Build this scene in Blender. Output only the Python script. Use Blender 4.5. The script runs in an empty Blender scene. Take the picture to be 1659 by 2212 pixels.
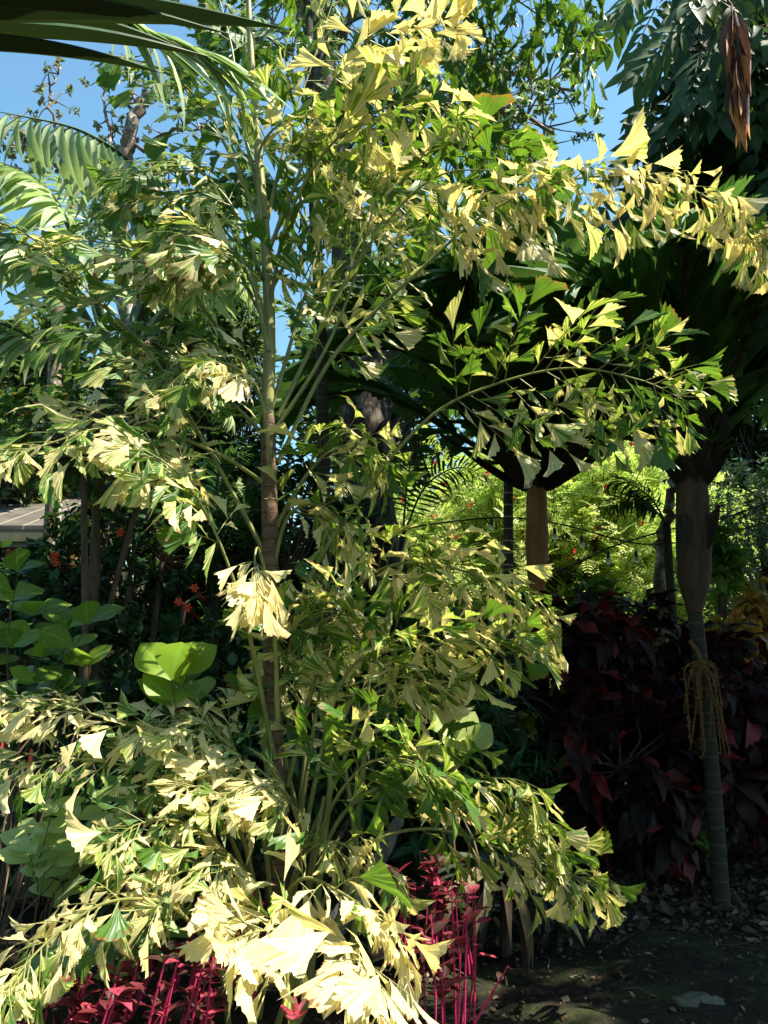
import bpy, math, random
import numpy as np
from mathutils import Vector
random.seed(7); rng = np.random.default_rng(7)
S = bpy.context.scene; COL = S.collection
R_ = math.radians
# ---------------------------------------------------------------- camera
CAMZ = 1.6; PITCH = R_(10); F = 1736.0            # F in pixels of a 1659 x 2212 picture
cam = bpy.data.cameras.new('camera'); co = bpy.data.objects.new('camera', cam); COL.objects.link(co)
co.location = (0, 0, CAMZ); co.rotation_euler = (math.pi/2 + PITCH, 0, 0)
cam.sensor_fit = 'VERTICAL'; cam.sensor_height = 36; cam.lens = 36*F/2212
cam.clip_end = 500; cam.clip_start = .05
S.camera = co
# ---------------------------------------------------------------- light
SUN_EL, SUN_AZ = R_(58), R_(100)                    # azimuth to the right of the view axis
w = bpy.data.worlds.new('World'); S.world = w; w.use_nodes = True
nt = w.node_tree; bg = nt.nodes['Background']; sky = nt.nodes.new('ShaderNodeTexSky')
sky.sky_type = 'NISHITA'; sky.sun_disc = False; sky.sun_elevation = SUN_EL; sky.sun_rotation = SUN_AZ
sky.air_density = 1.4; sky.dust_density = 1.; sky.ozone_density = 4.5
wb = nt.nodes.new('ShaderNodeMix'); wb.data_type = 'RGBA'; wb.blend_type = 'MULTIPLY'; wb.inputs[0].default_value = 1; wb.inputs[7].default_value = (.86, 1.11, 1.03, 1)
nt.links.new(sky.outputs[0], wb.inputs[6]); nt.links.new(wb.outputs[2], bg.inputs[0]); bg.inputs[1].default_value = .074
SD = Vector((math.sin(SUN_AZ)*math.cos(SUN_EL), math.cos(SUN_AZ)*math.cos(SUN_EL), math.sin(SUN_EL)))
sl = bpy.data.lights.new('sun', 'SUN'); so = bpy.data.objects.new('sun', sl); COL.objects.link(so)
sl.energy = 5; sl.angle = R_(.5); sl.color = (1, .93, .80)
so.rotation_euler = SD.to_track_quat('Z', 'Y').to_euler(); so.location = SD*60
S.view_settings.view_transform = 'Standard'; S.view_settings.look = 'None'
S.view_settings.exposure = 1.68; S.view_settings.gamma = 1
S.cycles.max_bounces = 8; S.cycles.diffuse_bounces = 3; S.cycles.transmission_bounces = 5
# ---------------------------------------------------------------- helpers
Z = np.array([0, 0, 1.])
def P(x, y, d):
    dx = (x-829.5)/F; dz = (1106-y)/F
    c, s = math.cos(PITCH), math.sin(PITCH)
    v = np.array([dx, c-s*dz, s+c*dz]); v = v*(d/v[1])
    return np.array([0, 0, CAMZ])+v
def G0(x, d):                                       # ground point under column x at depth d
    p = P(x, 1106, d); p[2] = 0; return p
def nz(v): v = np.asarray(v, float); return v/(np.linalg.norm(v, axis=-1, keepdims=True)+1e-9)
def spl(pts, n=24):
    p = np.array(pts, float); m = len(p)
    if m == 2: return p[0]+(p[1]-p[0])*np.linspace(0, 1, n)[:, None]
    q = np.vstack([2*p[0]-p[1], p, 2*p[-1]-p[-2]]); out = []
    for t in np.linspace(0, m-1-1e-6, n):
        i = int(t); f = t-i; a, b, c, d = q[i:i+4]
        out.append(.5*((2*b)+(c-a)*f+(2*a-5*b+4*c-d)*f*f+(3*b-a-3*c+d)*f**3))
    return np.array(out)
def frames(y, h):
    y = nz(y); x = nz(np.cross(y, h)); z = np.cross(x, y)
    return np.stack([x, y, z], -1)
class T:                                            # leaf template: quad grid
    def __init__(s, V, UV):
        a, b = V.shape[:2]; s.V = V.reshape(-1, 3); s.UV = UV.reshape(-1, 2)
        i = np.arange(a*b).reshape(a, b)
        s.F = np.stack([i[:-1, :-1], i[1:, :-1], i[1:, 1:], i[:-1, 1:]], -1).reshape(-1, 4)
def merge(ts):
    m = T.__new__(T); off = 0; V, U, Fs = [], [], []
    for t in ts: V.append(t.V); U.append(t.UV); Fs.append(t.F+off); off += len(t.V)
    m.V, m.UV, m.F = np.vstack(V), np.vstack(U), np.vstack(Fs); return m
def bent(v, droop):
    if abs(droop) < 1e-4: return v, 0*v
    return np.sin(droop*v)/droop, -(1-np.cos(droop*v))/droop
def leaf_t(W=.2, p=1., nu=2, nv=6, fold=.2, droop=.6, wave=0., wk=3, tipw=0.02, seed=0, lobes=0, twist=0):
    r = np.random.default_rng(seed)
    v = np.linspace(0, 1, nv+1); u = np.linspace(-1, 1, nu+1)
    wd = W*np.sin(np.pi*np.clip(v, 0, 1)**p)+tipw*W
    if lobes: wd = wd*(1+lobes*np.sin(v*wk*6.28+r.uniform(0, 6)))
    y, z = bent(v, droop)
    X = u[:, None]*wd[None]; Y = np.repeat(y[None], nu+1, 0); ZZ = z[None]+fold*np.abs(u)[:, None]*wd[None]
    ZZ = ZZ+wave*np.sin(v*wk*6.28+r.uniform(0, 6))[None]*u[:, None]*W*np.sin(np.pi*v)[None]
    if twist:
        a = twist*v[None]; X, ZZ = X*np.cos(a), ZZ+X*np.sin(a)
    V = np.stack([X, Y, ZZ], -1); UV = np.stack(np.meshgrid(u, v, indexing='ij'), -1)
    return T(V, UV)
def fish_t(seed, a1=16, a2=19, short=.58, nr=13, nv=4):
    r = np.random.default_rng(seed)
    u = np.linspace(-1, 1, nr); v = np.linspace(0, 1, nv+1)
    a1 *= r.uniform(.75, 1.35); a2 *= r.uniform(.75, 1.35)
    ang = np.radians(np.interp(u, [-1, 1], [-a1, a2]))
    sgn = r.choice([-1, 1])
    q = (u*sgn+1)/2
    rad = short*r.uniform(.85, 1.2)+(1-short)*q**1.6
    rad = rad*(1+np.where(np.arange(nr) % 2, -.05, .02)+r.uniform(-.07, .06, nr))
    vv = .03+.97*v[None]*1.; RR = rad[:, None]*vv
    A = ang[:, None]*(.55+.45*v[None])
    X = RR*np.sin(A); Y = RR*np.cos(A)
    dr = r.uniform(.1, .9); cup = r.uniform(-.5, .6)
    ZZ = -dr*.5*RR**2+cup*X**2*2+(np.where(np.arange(nr) % 2, .011, -.011)*r.uniform(.1, 1, nr))[:, None]*RR
    ZZ += r.uniform(-.06, .06, nr)[:, None]*RR**3
    ZZ += .1*r.uniform(-1, 1)*X
    cu = r.uniform(-.7, .7, 2); ZZ += (cu[0]*np.clip(u, 0, 1)[:, None]**2+cu[1]*np.clip(-u, 0, 1)[:, None]**2)*RR**2*.22
    X = X*(1+.12*np.sin(RR*r.uniform(3, 7)+r.uniform(0, 6)))
    ZZ += .03*np.sin(RR*r.uniform(6, 11)+u[:, None]*r.uniform(-3, 3))*RR
    return T(np.stack([X, Y, ZZ], -1), np.stack(np.meshgrid(u, v, indexing='ij'), -1))
FISH = [fish_t(i, short=random.uniform(.42, .7)) for i in range(24)]
FISHW = [fish_t(40+i, 25, 28, .7) for i in range(6)]
class G:
    def __init__(s): s.V, s.F, s.A, s.B, s.n = [], [], [], [], 0
    def add(s, V, Fq, A, B):
        s.V.append(V); s.F.append(Fq+s.n); s.A.append(A); s.B.append(B); s.n += len(V)
    def inst(s, t, pos, dr, nh, sc, b=None):
        pos = np.atleast_2d(pos); k = len(pos)
        if not k: return
        R = frames(np.atleast_2d(dr), np.atleast_2d(nh)); sc = np.broadcast_to(np.asarray(sc, float), (k,))
        V = np.einsum('kij,nj->kni', R, t.V)*sc[:, None, None]+pos[:, None]
        n = len(t.V)
        if b is None: b = rng.random((k, 3))
        b = np.atleast_2d(b)
        Fq = (t.F[None]+(np.arange(k)*n)[:, None, None]).reshape(-1, 4)
        A = np.tile(np.c_[t.UV, np.zeros(n)], (k, 1)); B = np.repeat(b, n, 0)
        s.add(V.reshape(-1, 3), Fq, A, B)
    def multi(s, ts, pos, dr, nh, sc, b=None):
        pos = np.array(pos); dr = np.array(dr); nh = np.array(nh); sc = np.broadcast_to(np.asarray(sc, float), (len(pos),))
        if b is None: b = rng.random((len(pos), 3))
        b = np.array(b); w_ = rng.integers(0, len(ts), len(pos))
        for i, t in enumerate(ts):
            m = w_ == i
            if m.any(): s.inst(t, pos[m], dr[m], nh[m], sc[m], b[m])
    def tube(s, pts, rad, n=6, flat=None, bump=0, cap=True):
        p = np.array(pts, float); k = len(p)
        rad = np.interp(np.linspace(0, 1, k), np.linspace(0, 1, len(np.atleast_1d(rad))), np.atleast_1d(rad))
        t = nz(np.gradient(p, axis=0)); h = np.array([1., 0, 0]) if abs(t[0][0]) < .8 else np.array([0, 1., 0])
        X = []
        for ti in t:
            h = nz(h-ti*np.dot(h, ti)); X.append(h)
        X = np.array(X); Y = np.cross(t, X); a = np.linspace(0, 2*math.pi, n+1)
        rr = rad[:, None]*np.ones(n+1)[None]
        if bump:
            nb = rng.uniform(-bump, bump, (k, n+1)); nb[:, -1] = nb[:, 0]; rr = rr*(1+nb)
        V = p[:, None]+rr[..., None]*(np.cos(a)[None, :, None]*X[:, None]+np.sin(a)[None, :, None]*Y[:, None]*(flat or 1))
        ln = np.r_[0, np.cumsum(np.linalg.norm(np.diff(p, axis=0), axis=1))]
        A = np.stack([np.repeat((a/6.2832)[None], k, 0), np.repeat(ln[:, None], n+1, 1), np.zeros((k, n+1))], -1)
        i = np.arange(k*(n+1)).reshape(k, n+1)
        Fq = np.stack([i[:-1, :-1], i[:-1, 1:], i[1:, 1:], i[1:, :-1]], -1).reshape(-1, 4)
        s.add(V.reshape(-1, 3), Fq, A.reshape(-1, 3), np.repeat(rng.random((1, 3)), k*(n+1), 0))
        if cap and rad[-1] > .012:                 # close the end with a small dome ring
            c = p[-1]+t[-1]*rad[-1]*.5; ring = V[-1]; m = n+1
            V2 = np.vstack([ring, np.repeat(c[None], m, 0)]); j = np.arange(n)
            s.add(V2, np.stack([j, j+1, j+1+m, j+m], -1), np.zeros((2*m, 3)), np.zeros((2*m, 3)))
    def box(s, c, size, rot=0):
        c = np.array(c); h = np.array(size)/2
        V = np.array([[x, y, z] for x in (-1, 1) for y in (-1, 1) for z in (-1, 1)])*h
        cr, sr = math.cos(rot), math.sin(rot); V = np.c_[V[:, 0]*cr-V[:, 1]*sr, V[:, 0]*sr+V[:, 1]*cr, V[:, 2]]+c
        Fq = np.array([[0, 1, 3, 2], [4, 6, 7, 5], [0, 4, 5, 1], [2, 3, 7, 6], [0, 2, 6, 4], [1, 5, 7, 3]])
        s.add(V, Fq, V.copy(), np.zeros((8, 3)))
    def build(s, name, mat, parent=None, smooth=True, origin=None):
        V = np.vstack(s.V); Fq = np.vstack(s.F); A = np.vstack(s.A); B = np.vstack(s.B)
        org = np.array(parent.matrix_basis.translation if parent and parent.parent is None else
                       (parent['_w'] if parent else (origin if origin is not None else (0, 0, 0))))
        if parent and parent.parent is not None: org = np.array(parent['_w'])
        V = V-org
        me = bpy.data.meshes.new(name); k = len(Fq)
        me.vertices.add(len(V)); me.vertices.foreach_set('co', V.astype(np.float32).ravel())
        me.loops.add(4*k); me.loops.foreach_set('vertex_index', Fq.astype(np.int32).ravel())
        me.polygons.add(k); me.polygons.foreach_set('loop_start', (np.arange(k)*4).astype(np.int32))
        me.polygons.foreach_set('use_smooth', np.full(k, smooth))
        for nm, D in (('a', A), ('b', B)):
            at = me.attributes.new(nm, 'FLOAT_VECTOR', 'POINT'); at.data.foreach_set('vector', D.astype(np.float32).ravel())
        me.update(calc_edges=True); me.materials.append(mat)
        o = bpy.data.objects.new(name, me); COL.objects.link(o)
        if parent: o.parent = parent; o['_w'] = [float(x) for x in org]
        else: o.location = org
        return o
def tag(o, label=None, cat=None, group=None, kind=None):
    if label: o['label'] = label
    if cat: o['category'] = cat
    if group: o['group'] = group
    if kind: o['kind'] = kind
    return o
def thing(name, loc, label, cat, group=None):
    o = bpy.data.objects.new(name, None); COL.objects.link(o); o.empty_display_size = .1
    o.location = [float(x) for x in loc]; return tag(o, label, cat, group)
# ---------------------------------------------------------------- materials
class M_:
    def __init__(s, name):
        s.m = bpy.data.materials.new(name); s.m.use_nodes = True; s.t = s.m.node_tree; s.t.nodes.clear()
    def n(s, ty, **k):
        x = s.t.nodes.new('ShaderNode'+ty)
        for a, b in k.items(): setattr(x, a, b)
        return x
    def l(s, a, b): s.t.links.new(a, b)
    def attr(s, nm): x = s.n('Attribute'); x.attribute_name = nm; sp = s.n('SeparateXYZ'); s.l(x.outputs['Vector'], sp.inputs[0]); return x.outputs['Vector'], sp.outputs
    def math(s, op, a, b=0., c=0., clamp=False):
        x = s.n('Math', operation=op); x.use_clamp = clamp
        for i, v in enumerate((a, b, c)):
            if hasattr(v, 'links'): s.l(v, x.inputs[i])
            else: x.inputs[i].default_value = v
        return x.outputs[0]
    def noise(s, vec, scale, detail=2, rough=.5):
        x = s.n('TexNoise'); x.inputs['Scale'].default_value = scale; x.inputs['Detail'].default_value = detail; x.inputs['Roughness'].default_value = rough
        if vec is not None: s.l(vec, x.inputs['Vector'])
        return x.outputs[0]
    def ramp(s, fac, st):
        x = s.n('ValToRGB'); e = x.color_ramp.elements
        while len(e) < len(st): e.new(.5)
        for i, (p, c) in enumerate(st): e[i].position = p; e[i].color = (*c, 1)
        s.l(fac, x.inputs[0]); return x.outputs[0]
    def mix(s, f, a, b, bt='MIX'):
        x = s.n('Mix', data_type='RGBA', blend_type=bt)
        for i, v in ((0, f), (6, a), (7, b)):
            if hasattr(v, 'links'): s.l(v, x.inputs[i])
            elif isinstance(v, tuple): x.inputs[i].default_value = (*v, 1)
            else: x.inputs[i].default_value = v
        return x.outputs[2]
    def xyz(s, a, b, c):
        x = s.n('CombineXYZ')
        for i, v in enumerate((a, b, c)):
            if hasattr(v, 'links'): s.l(v, x.inputs[i])
            else: x.inputs[i].default_value = v
        return x.outputs[0]
    def out(s, col, rough=.5, spec=.5, trans=0., tcol=None, bump=None, bstr=.3, bdist=.01):
        p = s.n('BsdfPrincipled'); o = s.n('OutputMaterial')
        if hasattr(col, 'links'): s.l(col, p.inputs['Base Color'])
        else: p.inputs['Base Color'].default_value = (*col, 1)
        if hasattr(rough, 'links'): s.l(rough, p.inputs['Roughness'])
        else: p.inputs['Roughness'].default_value = rough
        p.inputs['Specular IOR Level'].default_value = spec
        if bump is not None:
            b = s.n('Bump'); b.inputs['Strength'].default_value = bstr; b.inputs['Distance'].default_value = bdist
            s.l(bump, b.inputs['Height']); s.l(b.outputs[0], p.inputs['Normal'])
        if trans:
            t = s.n('BsdfTranslucent'); mx = s.n('MixShader'); mx.inputs[0].default_value = trans
            tc = tcol if tcol is not None else col
            if hasattr(tc, 'links'): s.l(tc, t.inputs[0])
            else: t.inputs[0].default_value = (*tc, 1)
            s.l(p.outputs[0], mx.inputs[1]); s.l(t.outputs[0], mx.inputs[2]); s.l(mx.outputs[0], o.inputs[0])
        else: s.l(p.outputs[0], o.inputs[0])
        return s.m
def fish_mat(name, green=(.055, .14, .02), mid=(.40, .47, .08), ivory=(.82, .69, .36)):
    m = M_(name); _, a = m.attr('a'); _, b = m.attr('b')
    # b.x ivory share, b.y random, b.z dryness
    r50 = m.math('MULTIPLY', b[1], 57.)
    vec = m.xyz(m.math('ADD', m.math('MULTIPLY', a[0], 3.2), r50), m.math('MULTIPLY', a[1], .5), r50)
    n1 = m.noise(vec, 1.5, 3, .6)
    # streaks: threshold follows the ivory share of each leaflet
    f = m.math('ADD', m.math('MULTIPLY', m.math('SUBTRACT', n1, .5), 3.0), m.math('ADD', m.math('MULTIPLY', m.math('SUBTRACT', b[0], .5), 2.6), .5), clamp=True)
    col = m.ramp(f, [(0, green), (.22, tuple(g*1.4 for g in green)), (.5, mid), (.82, ivory), (1, tuple(min(1, c*1.06) for c in ivory))])
    fine = m.noise(m.xyz(m.math('MULTIPLY', a[0], 22.), m.math('MULTIPLY', a[1], 1.2), r50), 1., 1)
    col = m.mix(m.math('MULTIPLY', m.math('SUBTRACT', fine, .44, clamp=True), 1.7), col, (.13, .22, .035))
    # dry brown margins and specks on some leaflets
    sp = m.noise(m.xyz(m.math('MULTIPLY', a[0], 2.), m.math('MULTIPLY', a[1], 3.), r50), 2.2, 3, .65)
    e = m.math('MULTIPLY', m.math('SUBTRACT', m.math('ADD', sp, m.math('MULTIPLY', m.math('POWER', a[1], 4.), m.math('MULTIPLY', b[2], .42))), .78, clamp=True), 9., clamp=True)
    col = m.mix(e, col, (.24, .11, .035))
    rg = m.noise(vec, 2.5, 1)
    return m.out(col, m.math('ADD', m.math('MULTIPLY', rg, .3), .27), .5, .45, m.mix(1., m.mix(.5, col, (1., .93, .40), 'MULTIPLY'), (.05, .075, .0), 'ADD'), bump=fine, bstr=.35, bdist=.003)
def leaf_mat(name, c1, c2, trans=.35, rough=.4, rib=None, tint=(.75, 1, .25), c3=None, edge=None):
    m = M_(name); _, a = m.attr('a'); _, b = m.attr('b')
    st = [(0, c1), (.75, c2), (1, c3 or c2)]
    r9 = m.math('MULTIPLY', b[1], 91.)
    nn = m.noise(m.xyz(m.math('ADD', a[0], r9), m.math('MULTIPLY', a[1], 3.), r9), 1.6, 3)
    col = m.ramp(m.math('ADD', b[0], m.math('MULTIPLY', m.math('SUBTRACT', nn, .5), .7), clamp=True), st)
    ab = m.math('ABSOLUTE', a[0])
    vein = m.math('SINE', m.math('MULTIPLY', m.math('SUBTRACT', a[1], m.math('MULTIPLY', ab, .18)), 62.))
    if rib: col = m.mix(m.math('MULTIPLY', m.math('SUBTRACT', .14, ab, clamp=True), 4.), col, rib)
    if edge: col = m.mix(m.math('MULTIPLY', m.math('SUBTRACT', ab, .6, clamp=True), 2.), col, edge)
    sp = m.noise(m.xyz(m.math('ADD', m.math('MULTIPLY', a[0], 1.3), r9), m.math('MULTIPLY', a[1], 3.4), r9), 3.2, 3, .7)
    col = m.mix(m.math('MULTIPLY', m.math('SUBTRACT', sp, .66, clamp=True), 7., clamp=True), col, (.09, .06, .02))
    return m.out(col, m.math('ADD', m.math('MULTIPLY', nn, .3), rough-.08), .32, trans, m.mix(1., m.mix(.6, col, tint, 'MULTIPLY'), tuple(.06*q*min(1, 9*max(c2)) for q in tint), 'ADD'), bump=vein, bstr=.12, bdist=.001)
def wood_mat(name, c1, c2, rings=0, scale=6., c3=None, bstr=.6, lichen=None, rough=.85):
    m = M_(name); _, a = m.attr('a'); tc = m.n('TexCoord'); mp = m.n('Mapping'); m.l(tc.outputs['Object'], mp.inputs[0])
    mp.inputs['Scale'].default_value = (1, 1, .22) if not rings else (1, 1, 1.5)
    n = m.noise(mp.outputs[0], scale*4, 5, .7); col = m.ramp(n, [(.3, c1), (.7, c2)]); h = n
    if rings:
        q = m.math('FRACT', m.math('ADD', m.math('MULTIPLY', a[1], rings), m.math('MULTIPLY', n, .25)))
        k = m.math('LESS_THAN', q, .13); col = m.mix(m.math('MULTIPLY', k, .85), col, c3 or c2); h = m.math('ADD', h, m.math('MULTIPLY', k, .6))
    if lichen:
        n2 = m.noise(tc.outputs['Object'], scale*1.6, 4, .6); col = m.mix(m.math('MULTIPLY', m.math('SUBTRACT', n2, .52, clamp=True), 8., clamp=True), col, lichen)
    return m.out(col, rough, .3, bump=h, bstr=bstr, bdist=.02)
MF = fish_mat('variegated_leaf')
MFG = fish_mat('green_fishtail_leaf', (.035, .11, .012), (.16, .32, .03), (.55, .6, .12))
M_petiole = wood_mat('palm_petiole', (.12, .14, .035), (.27, .26, .08), scale=5, bstr=.2, rough=.45)
M_dkpet = wood_mat('dark_petiole', (.02, .05, .015), (.05, .09, .03), scale=5, bstr=.2, rough=.5)
M_ptrunk = wood_mat('brown_palm_bark', (.085, .05, .03), (.18, .115, .07), rings=14, c3=(.07, .035, .02), scale=5)
M_ptop = wood_mat('yellow_palm_stem', (.20, .19, .06), (.33, .29, .10), scale=4, bstr=.15, rough=.45)
M_barkT = wood_mat('rough_trunk_bark', (.012, .009, .007), (.06, .042, .03), scale=4, bstr=1., lichen=(.16, .14, .11))
M_bark = wood_mat('rough_dark_bark', (.012, .010, .008), (.075, .06, .045), scale=4, bstr=1.)
M_barkL = wood_mat('lichen_bark', (.07, .045, .03), (.20, .14, .10), scale=4, bstr=1., lichen=(.45, .42, .36))
M_twig = wood_mat('twig_bark', (.05, .035, .022), (.16, .11, .07), scale=8)
M_palmA = wood_mat('orange_crownshaft', (.14, .06, .02), (.34, .15, .045), scale=3, bstr=.25, rough=.55)
M_palmring = wood_mat('mossy_ringed_trunk', (.014, .014, .008), (.04, .034, .02), rings=9, c3=(.055, .05, .028), scale=5)
M_ring2 = wood_mat('pale_ringed_trunk', (.04, .035, .025), (.12, .10, .07), rings=8, c3=(.55, .52, .42), scale=5)
M_fibre = wood_mat('dark_palm_fibre', (.008, .007, .005), (.05, .035, .022), scale=9, bstr=1.)
M_feather = leaf_mat('feather_palm_leaf', (.18, .27, .12), (.45, .52, .30), .35, .3, rib=(.4, .42, .2))
M_overhead = leaf_mat('overhead_palm_leaf', (.012, .035, .01), (.028, .06, .016), .1, .35, rib=(.09, .10, .03))
M_broad = leaf_mat('broad_palm_leaf', (.016, .055, .010), (.045, .12, .018), .38, .45, rib=(.05, .1, .03))
M_brownea = leaf_mat('drooping_tree_leaf', (.016, .045, .008), (.035, .085, .014), .28, .5, rib=(.06, .11, .03))
M_limp = leaf_mat('limp_brown_leaf', (.05, .02, .014), (.14, .055, .035), .2, .6, tint=(1, .6, .4), c3=(.7, .25, .06))
M_ohia = leaf_mat('small_grey_leaf', (.10, .13, .07), (.24, .26, .16), .25, .5, c3=(.35, .22, .12))
M_tree1 = leaf_mat('yellow_green_leaf', (.07, .13, .03), (.24, .30, .07), .35, .45)
M_glossy = leaf_mat('glossy_leaf', (.03, .10, .02), (.09, .22, .04), .28, .22, c3=(.30, .10, .04))
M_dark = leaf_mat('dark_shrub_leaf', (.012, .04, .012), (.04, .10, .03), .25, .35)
M_mid = leaf_mat('mid_green_leaf', (.05, .12, .02), (.14, .26, .05), .4, .4)
M_feathery = leaf_mat('feathery_leaf', (.32, .44, .10), (.58, .64, .20), .45, .45, c3=(.5, .5, .2))
M_grey = leaf_mat('grey_green_leaf', (.10, .16, .10), (.25, .33, .24), .25, .5)
M_round = leaf_mat('round_leaf', (.08, .15, .012), (.20, .30, .03), .45, .3, rib=(.25, .4, .1))
M_roundp = leaf_mat('pale_round_leaf', (.30, .36, .10), (.38, .42, .14), .38, .4, rib=(.45, .5, .2))
M_pale = leaf_mat('pale_leaf', (.36, .44, .12), (.50, .56, .20), .35, .45, rib=(.3, .42, .1))
M_sage = leaf_mat('sage_leaf', (.10, .20, .07), (.20, .32, .11), .35, .45, rib=(.3, .42, .15))
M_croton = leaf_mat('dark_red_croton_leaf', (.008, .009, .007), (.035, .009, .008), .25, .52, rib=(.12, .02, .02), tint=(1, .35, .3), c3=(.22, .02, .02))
M_crotonG = leaf_mat('green_croton_leaf', (.05, .14, .03), (.16, .30, .05), .35, .3, rib=(.35, .3, .05))
M_crotonY = leaf_mat('orange_croton_leaf', (.25, .28, .04), (.55, .30, .06), .4, .35, rib=(.6, .25, .1), tint=(1, .8, .3), c3=(.6, .10, .05))
M_redleaf = leaf_mat('red_leaf', (.035, .02, .012), (.16, .018, .03), .3, .45, tint=(1, .3, .35), c3=(.5, .06, .10))
M_redstem = wood_mat('magenta_stem', (.30, .012, .05), (.60, .04, .14), scale=8, bstr=.1, rough=.4)
M_flower = leaf_mat('red_flower', (.6, .02, .015), (.75, .10, .03), .3, .5, tint=(1, .5, .3))
M_pink = leaf_mat('pink_bract', (.55, .05, .14), (.80, .25, .35), .3, .5, tint=(1, .5, .5))
M_white = leaf_mat('white_flower', (.6, .62, .5), (.75, .75, .65), .3, .6)
M_dry = leaf_mat('dry_leaf', (.03, .018, .01), (.10, .065, .036), .1, .8, tint=(1, .8, .5), c3=(.22, .17, .11))
M_brom = leaf_mat('bromeliad_leaf', (.015, .028, .018), (.04, .055, .035), .12, .6, tint=(.8, 1, .6), c3=(.22, .16, .09))
M_fern = leaf_mat('fern_leaf', (.02, .06, .02), (.05, .13, .03), .3, .5)
M_far = leaf_mat('far_tree_leaf', (.05, .09, .03), (.14, .19, .06), .3, .6)
M_infl = wood_mat('orange_flower_stalk', (.07, .035, .01), (.16, .08, .022), scale=8, bstr=.2)
# ---------------------------------------------------------------- ground
def gz(x, y): return .05*np.sin(x*1.7+y)+.04*np.sin(y*2.3-x*.6)+.02*np.sin(x*5.1)*np.sin(y*4.3)-.03
xs = np.r_[-80, -40, -20, np.linspace(-9, 9, 150), 20, 40, 80]; ys = np.r_[-30, -8, np.linspace(0, 16, 150), 25, 45, 90]
XX, YY = np.meshgrid(xs, ys, indexing='ij')
damp = np.clip(1-(np.hypot(XX, YY-6)-9)/8, 0, 1)
ZZ = (gz(XX, YY)+rng.normal(0, .012, XX.shape))*damp
m = M_('soil_and_moss'); tc = m.n('TexCoord'); n1 = m.noise(tc.outputs['Object'], 2.2, 6, .65); n2 = m.noise(tc.outputs['Object'], 26, 5, .7); n3 = m.noise(tc.outputs['Object'], .9, 3)
c = m.ramp(n2, [(.3, (.008, .006, .004)), (.55, (.022, .016, .011)), (.8, (.055, .04, .028))])
c = m.mix(m.math('MULTIPLY', m.math('SUBTRACT', n1, .48, clamp=True), 5., clamp=True), c, m.ramp(n2, [(.3, (.018, .03, .008)), (.75, (.05, .065, .02))]))
M_soil = m.out(c, .95, .15, bump=n2, bstr=.9, bdist=.03)
g = G(); t = T(np.stack([XX, YY, ZZ], -1), np.stack([XX, YY], -1)); g.add(t.V, t.F[:, ::-1], np.c_[t.UV, t.UV[:, 0]*0], np.zeros((len(t.V), 3)))
tag(g.build('ground', M_soil), kind='structure')
def gh(x, y): return float(gz(x, y))
# ---------------------------------------------------------------- leaf templates
LANCE = [leaf_t(.10, .9, 2, 7, .35, d, seed=i, twist=tw) for i, (d, tw) in enumerate(((.3, .1), (.7, -.2), (1.1, .2), (1.6, 0)))]
STRIP = [leaf_t(.055, .8, 2, 8, .45, d, seed=i, twist=tw) for i, (d, tw) in enumerate(((.4, .1), (.9, -.2), (1.4, .3), (.2, 0)))]
STRAP = [leaf_t(.072, .8, 2, 9, .5, d, seed=i, twist=tw) for i, (d, tw) in enumerate(((.5, .2), (1., -.3), (1.5, .4)))]
SMALL = [leaf_t(.24, .9, 2, 3, .3, d, seed=i) for i, d in enumerate((.2, .7, 1.2))]
TINY = [leaf_t(.26, 1, 1, 2, .2, d, seed=i) for i, d in enumerate((.3, .9))]
OVATE = [leaf_t(.27, .8, 4, 7, .25, d, .12, 1.2, seed=i) for i, d in enumerate((.3, .8, 1.2))]
ROUND = [leaf_t(.36, 1.25, 4, 8, .12, d, .08, 1, seed=i) for i, d in enumerate((.15, .4, .7))]
WAVY = [leaf_t(.15, .95, 4, 10, .25, d, .45, w_, seed=i, lobes=.16, twist=tw) for i, (d, w_, tw) in enumerate(((.5, 2, .4), (1.0, 2.6, -.6), (1.5, 1.6, .3), (1.9, 2.2, .8)))]
def pleat_t(seed, W=.13, n=8, nv=8, droop=.6):     # broad pleated palm segment with a ragged end
    r = np.random.default_rng(seed); u = np.linspace(-1, 1, n+1); v = np.linspace(0, 1, nv+1)
    wd = W*np.interp(v, [0, .15, .6, 1], [.35, .8, 1, .9]); y, z = bent(v, droop)
    rad = 1-.16*u*r.choice([-1, 1])+r.uniform(-.07, .07, n+1)
    X = u[:, None]*wd; Y = y[None]*np.interp(np.abs(u), [0, 1], [1, .97])[:, None]*(1+(rad[:, None]-1)*v[None]**2)
    ZZ = z[None]+np.where(np.arange(n+1) % 2, .02, -.02)[:, None]*np.interp(v, [0, .2, 1], [.2, 1, 1])+.15*np.abs(u)[:, None]*wd
    return T(np.stack([X, Y, ZZ], -1), np.stack(np.meshgrid(u, v, indexing='ij'), -1))
PLEAT = [pleat_t(i, W=.12, droop=d) for i, d in enumerate((.3, .6, 1.0, .8))]
def sprig_t(seed, k=6, l=.32, w=.2, up=.15):
    r = np.random.default_rng(seed); ts = []
    for i in range(k):
        y0 = .12+.82*i/k
        for s in (-1, 1):
            lt = leaf_t(w, .9, 1, 2, 0, .3); L = l*(1-.45*i/k)*r.uniform(.8, 1.1); a = s*R_(62-20*i/k)
            V = lt.V*L; x = V[:, 0]*math.cos(a)+V[:, 1]*math.sin(a); y = -V[:, 0]*math.sin(a)+V[:, 1]*math.cos(a)
            lt.V = np.c_[x, y+y0, V[:, 2]-.35*y0*y0]; ts.append(lt)
    rb = leaf_t(.012, .5, 1, 4, 0, .7); ts.append(rb)
    return merge(ts)
SPRIG = [sprig_t(i) for i in range(4)]
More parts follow.
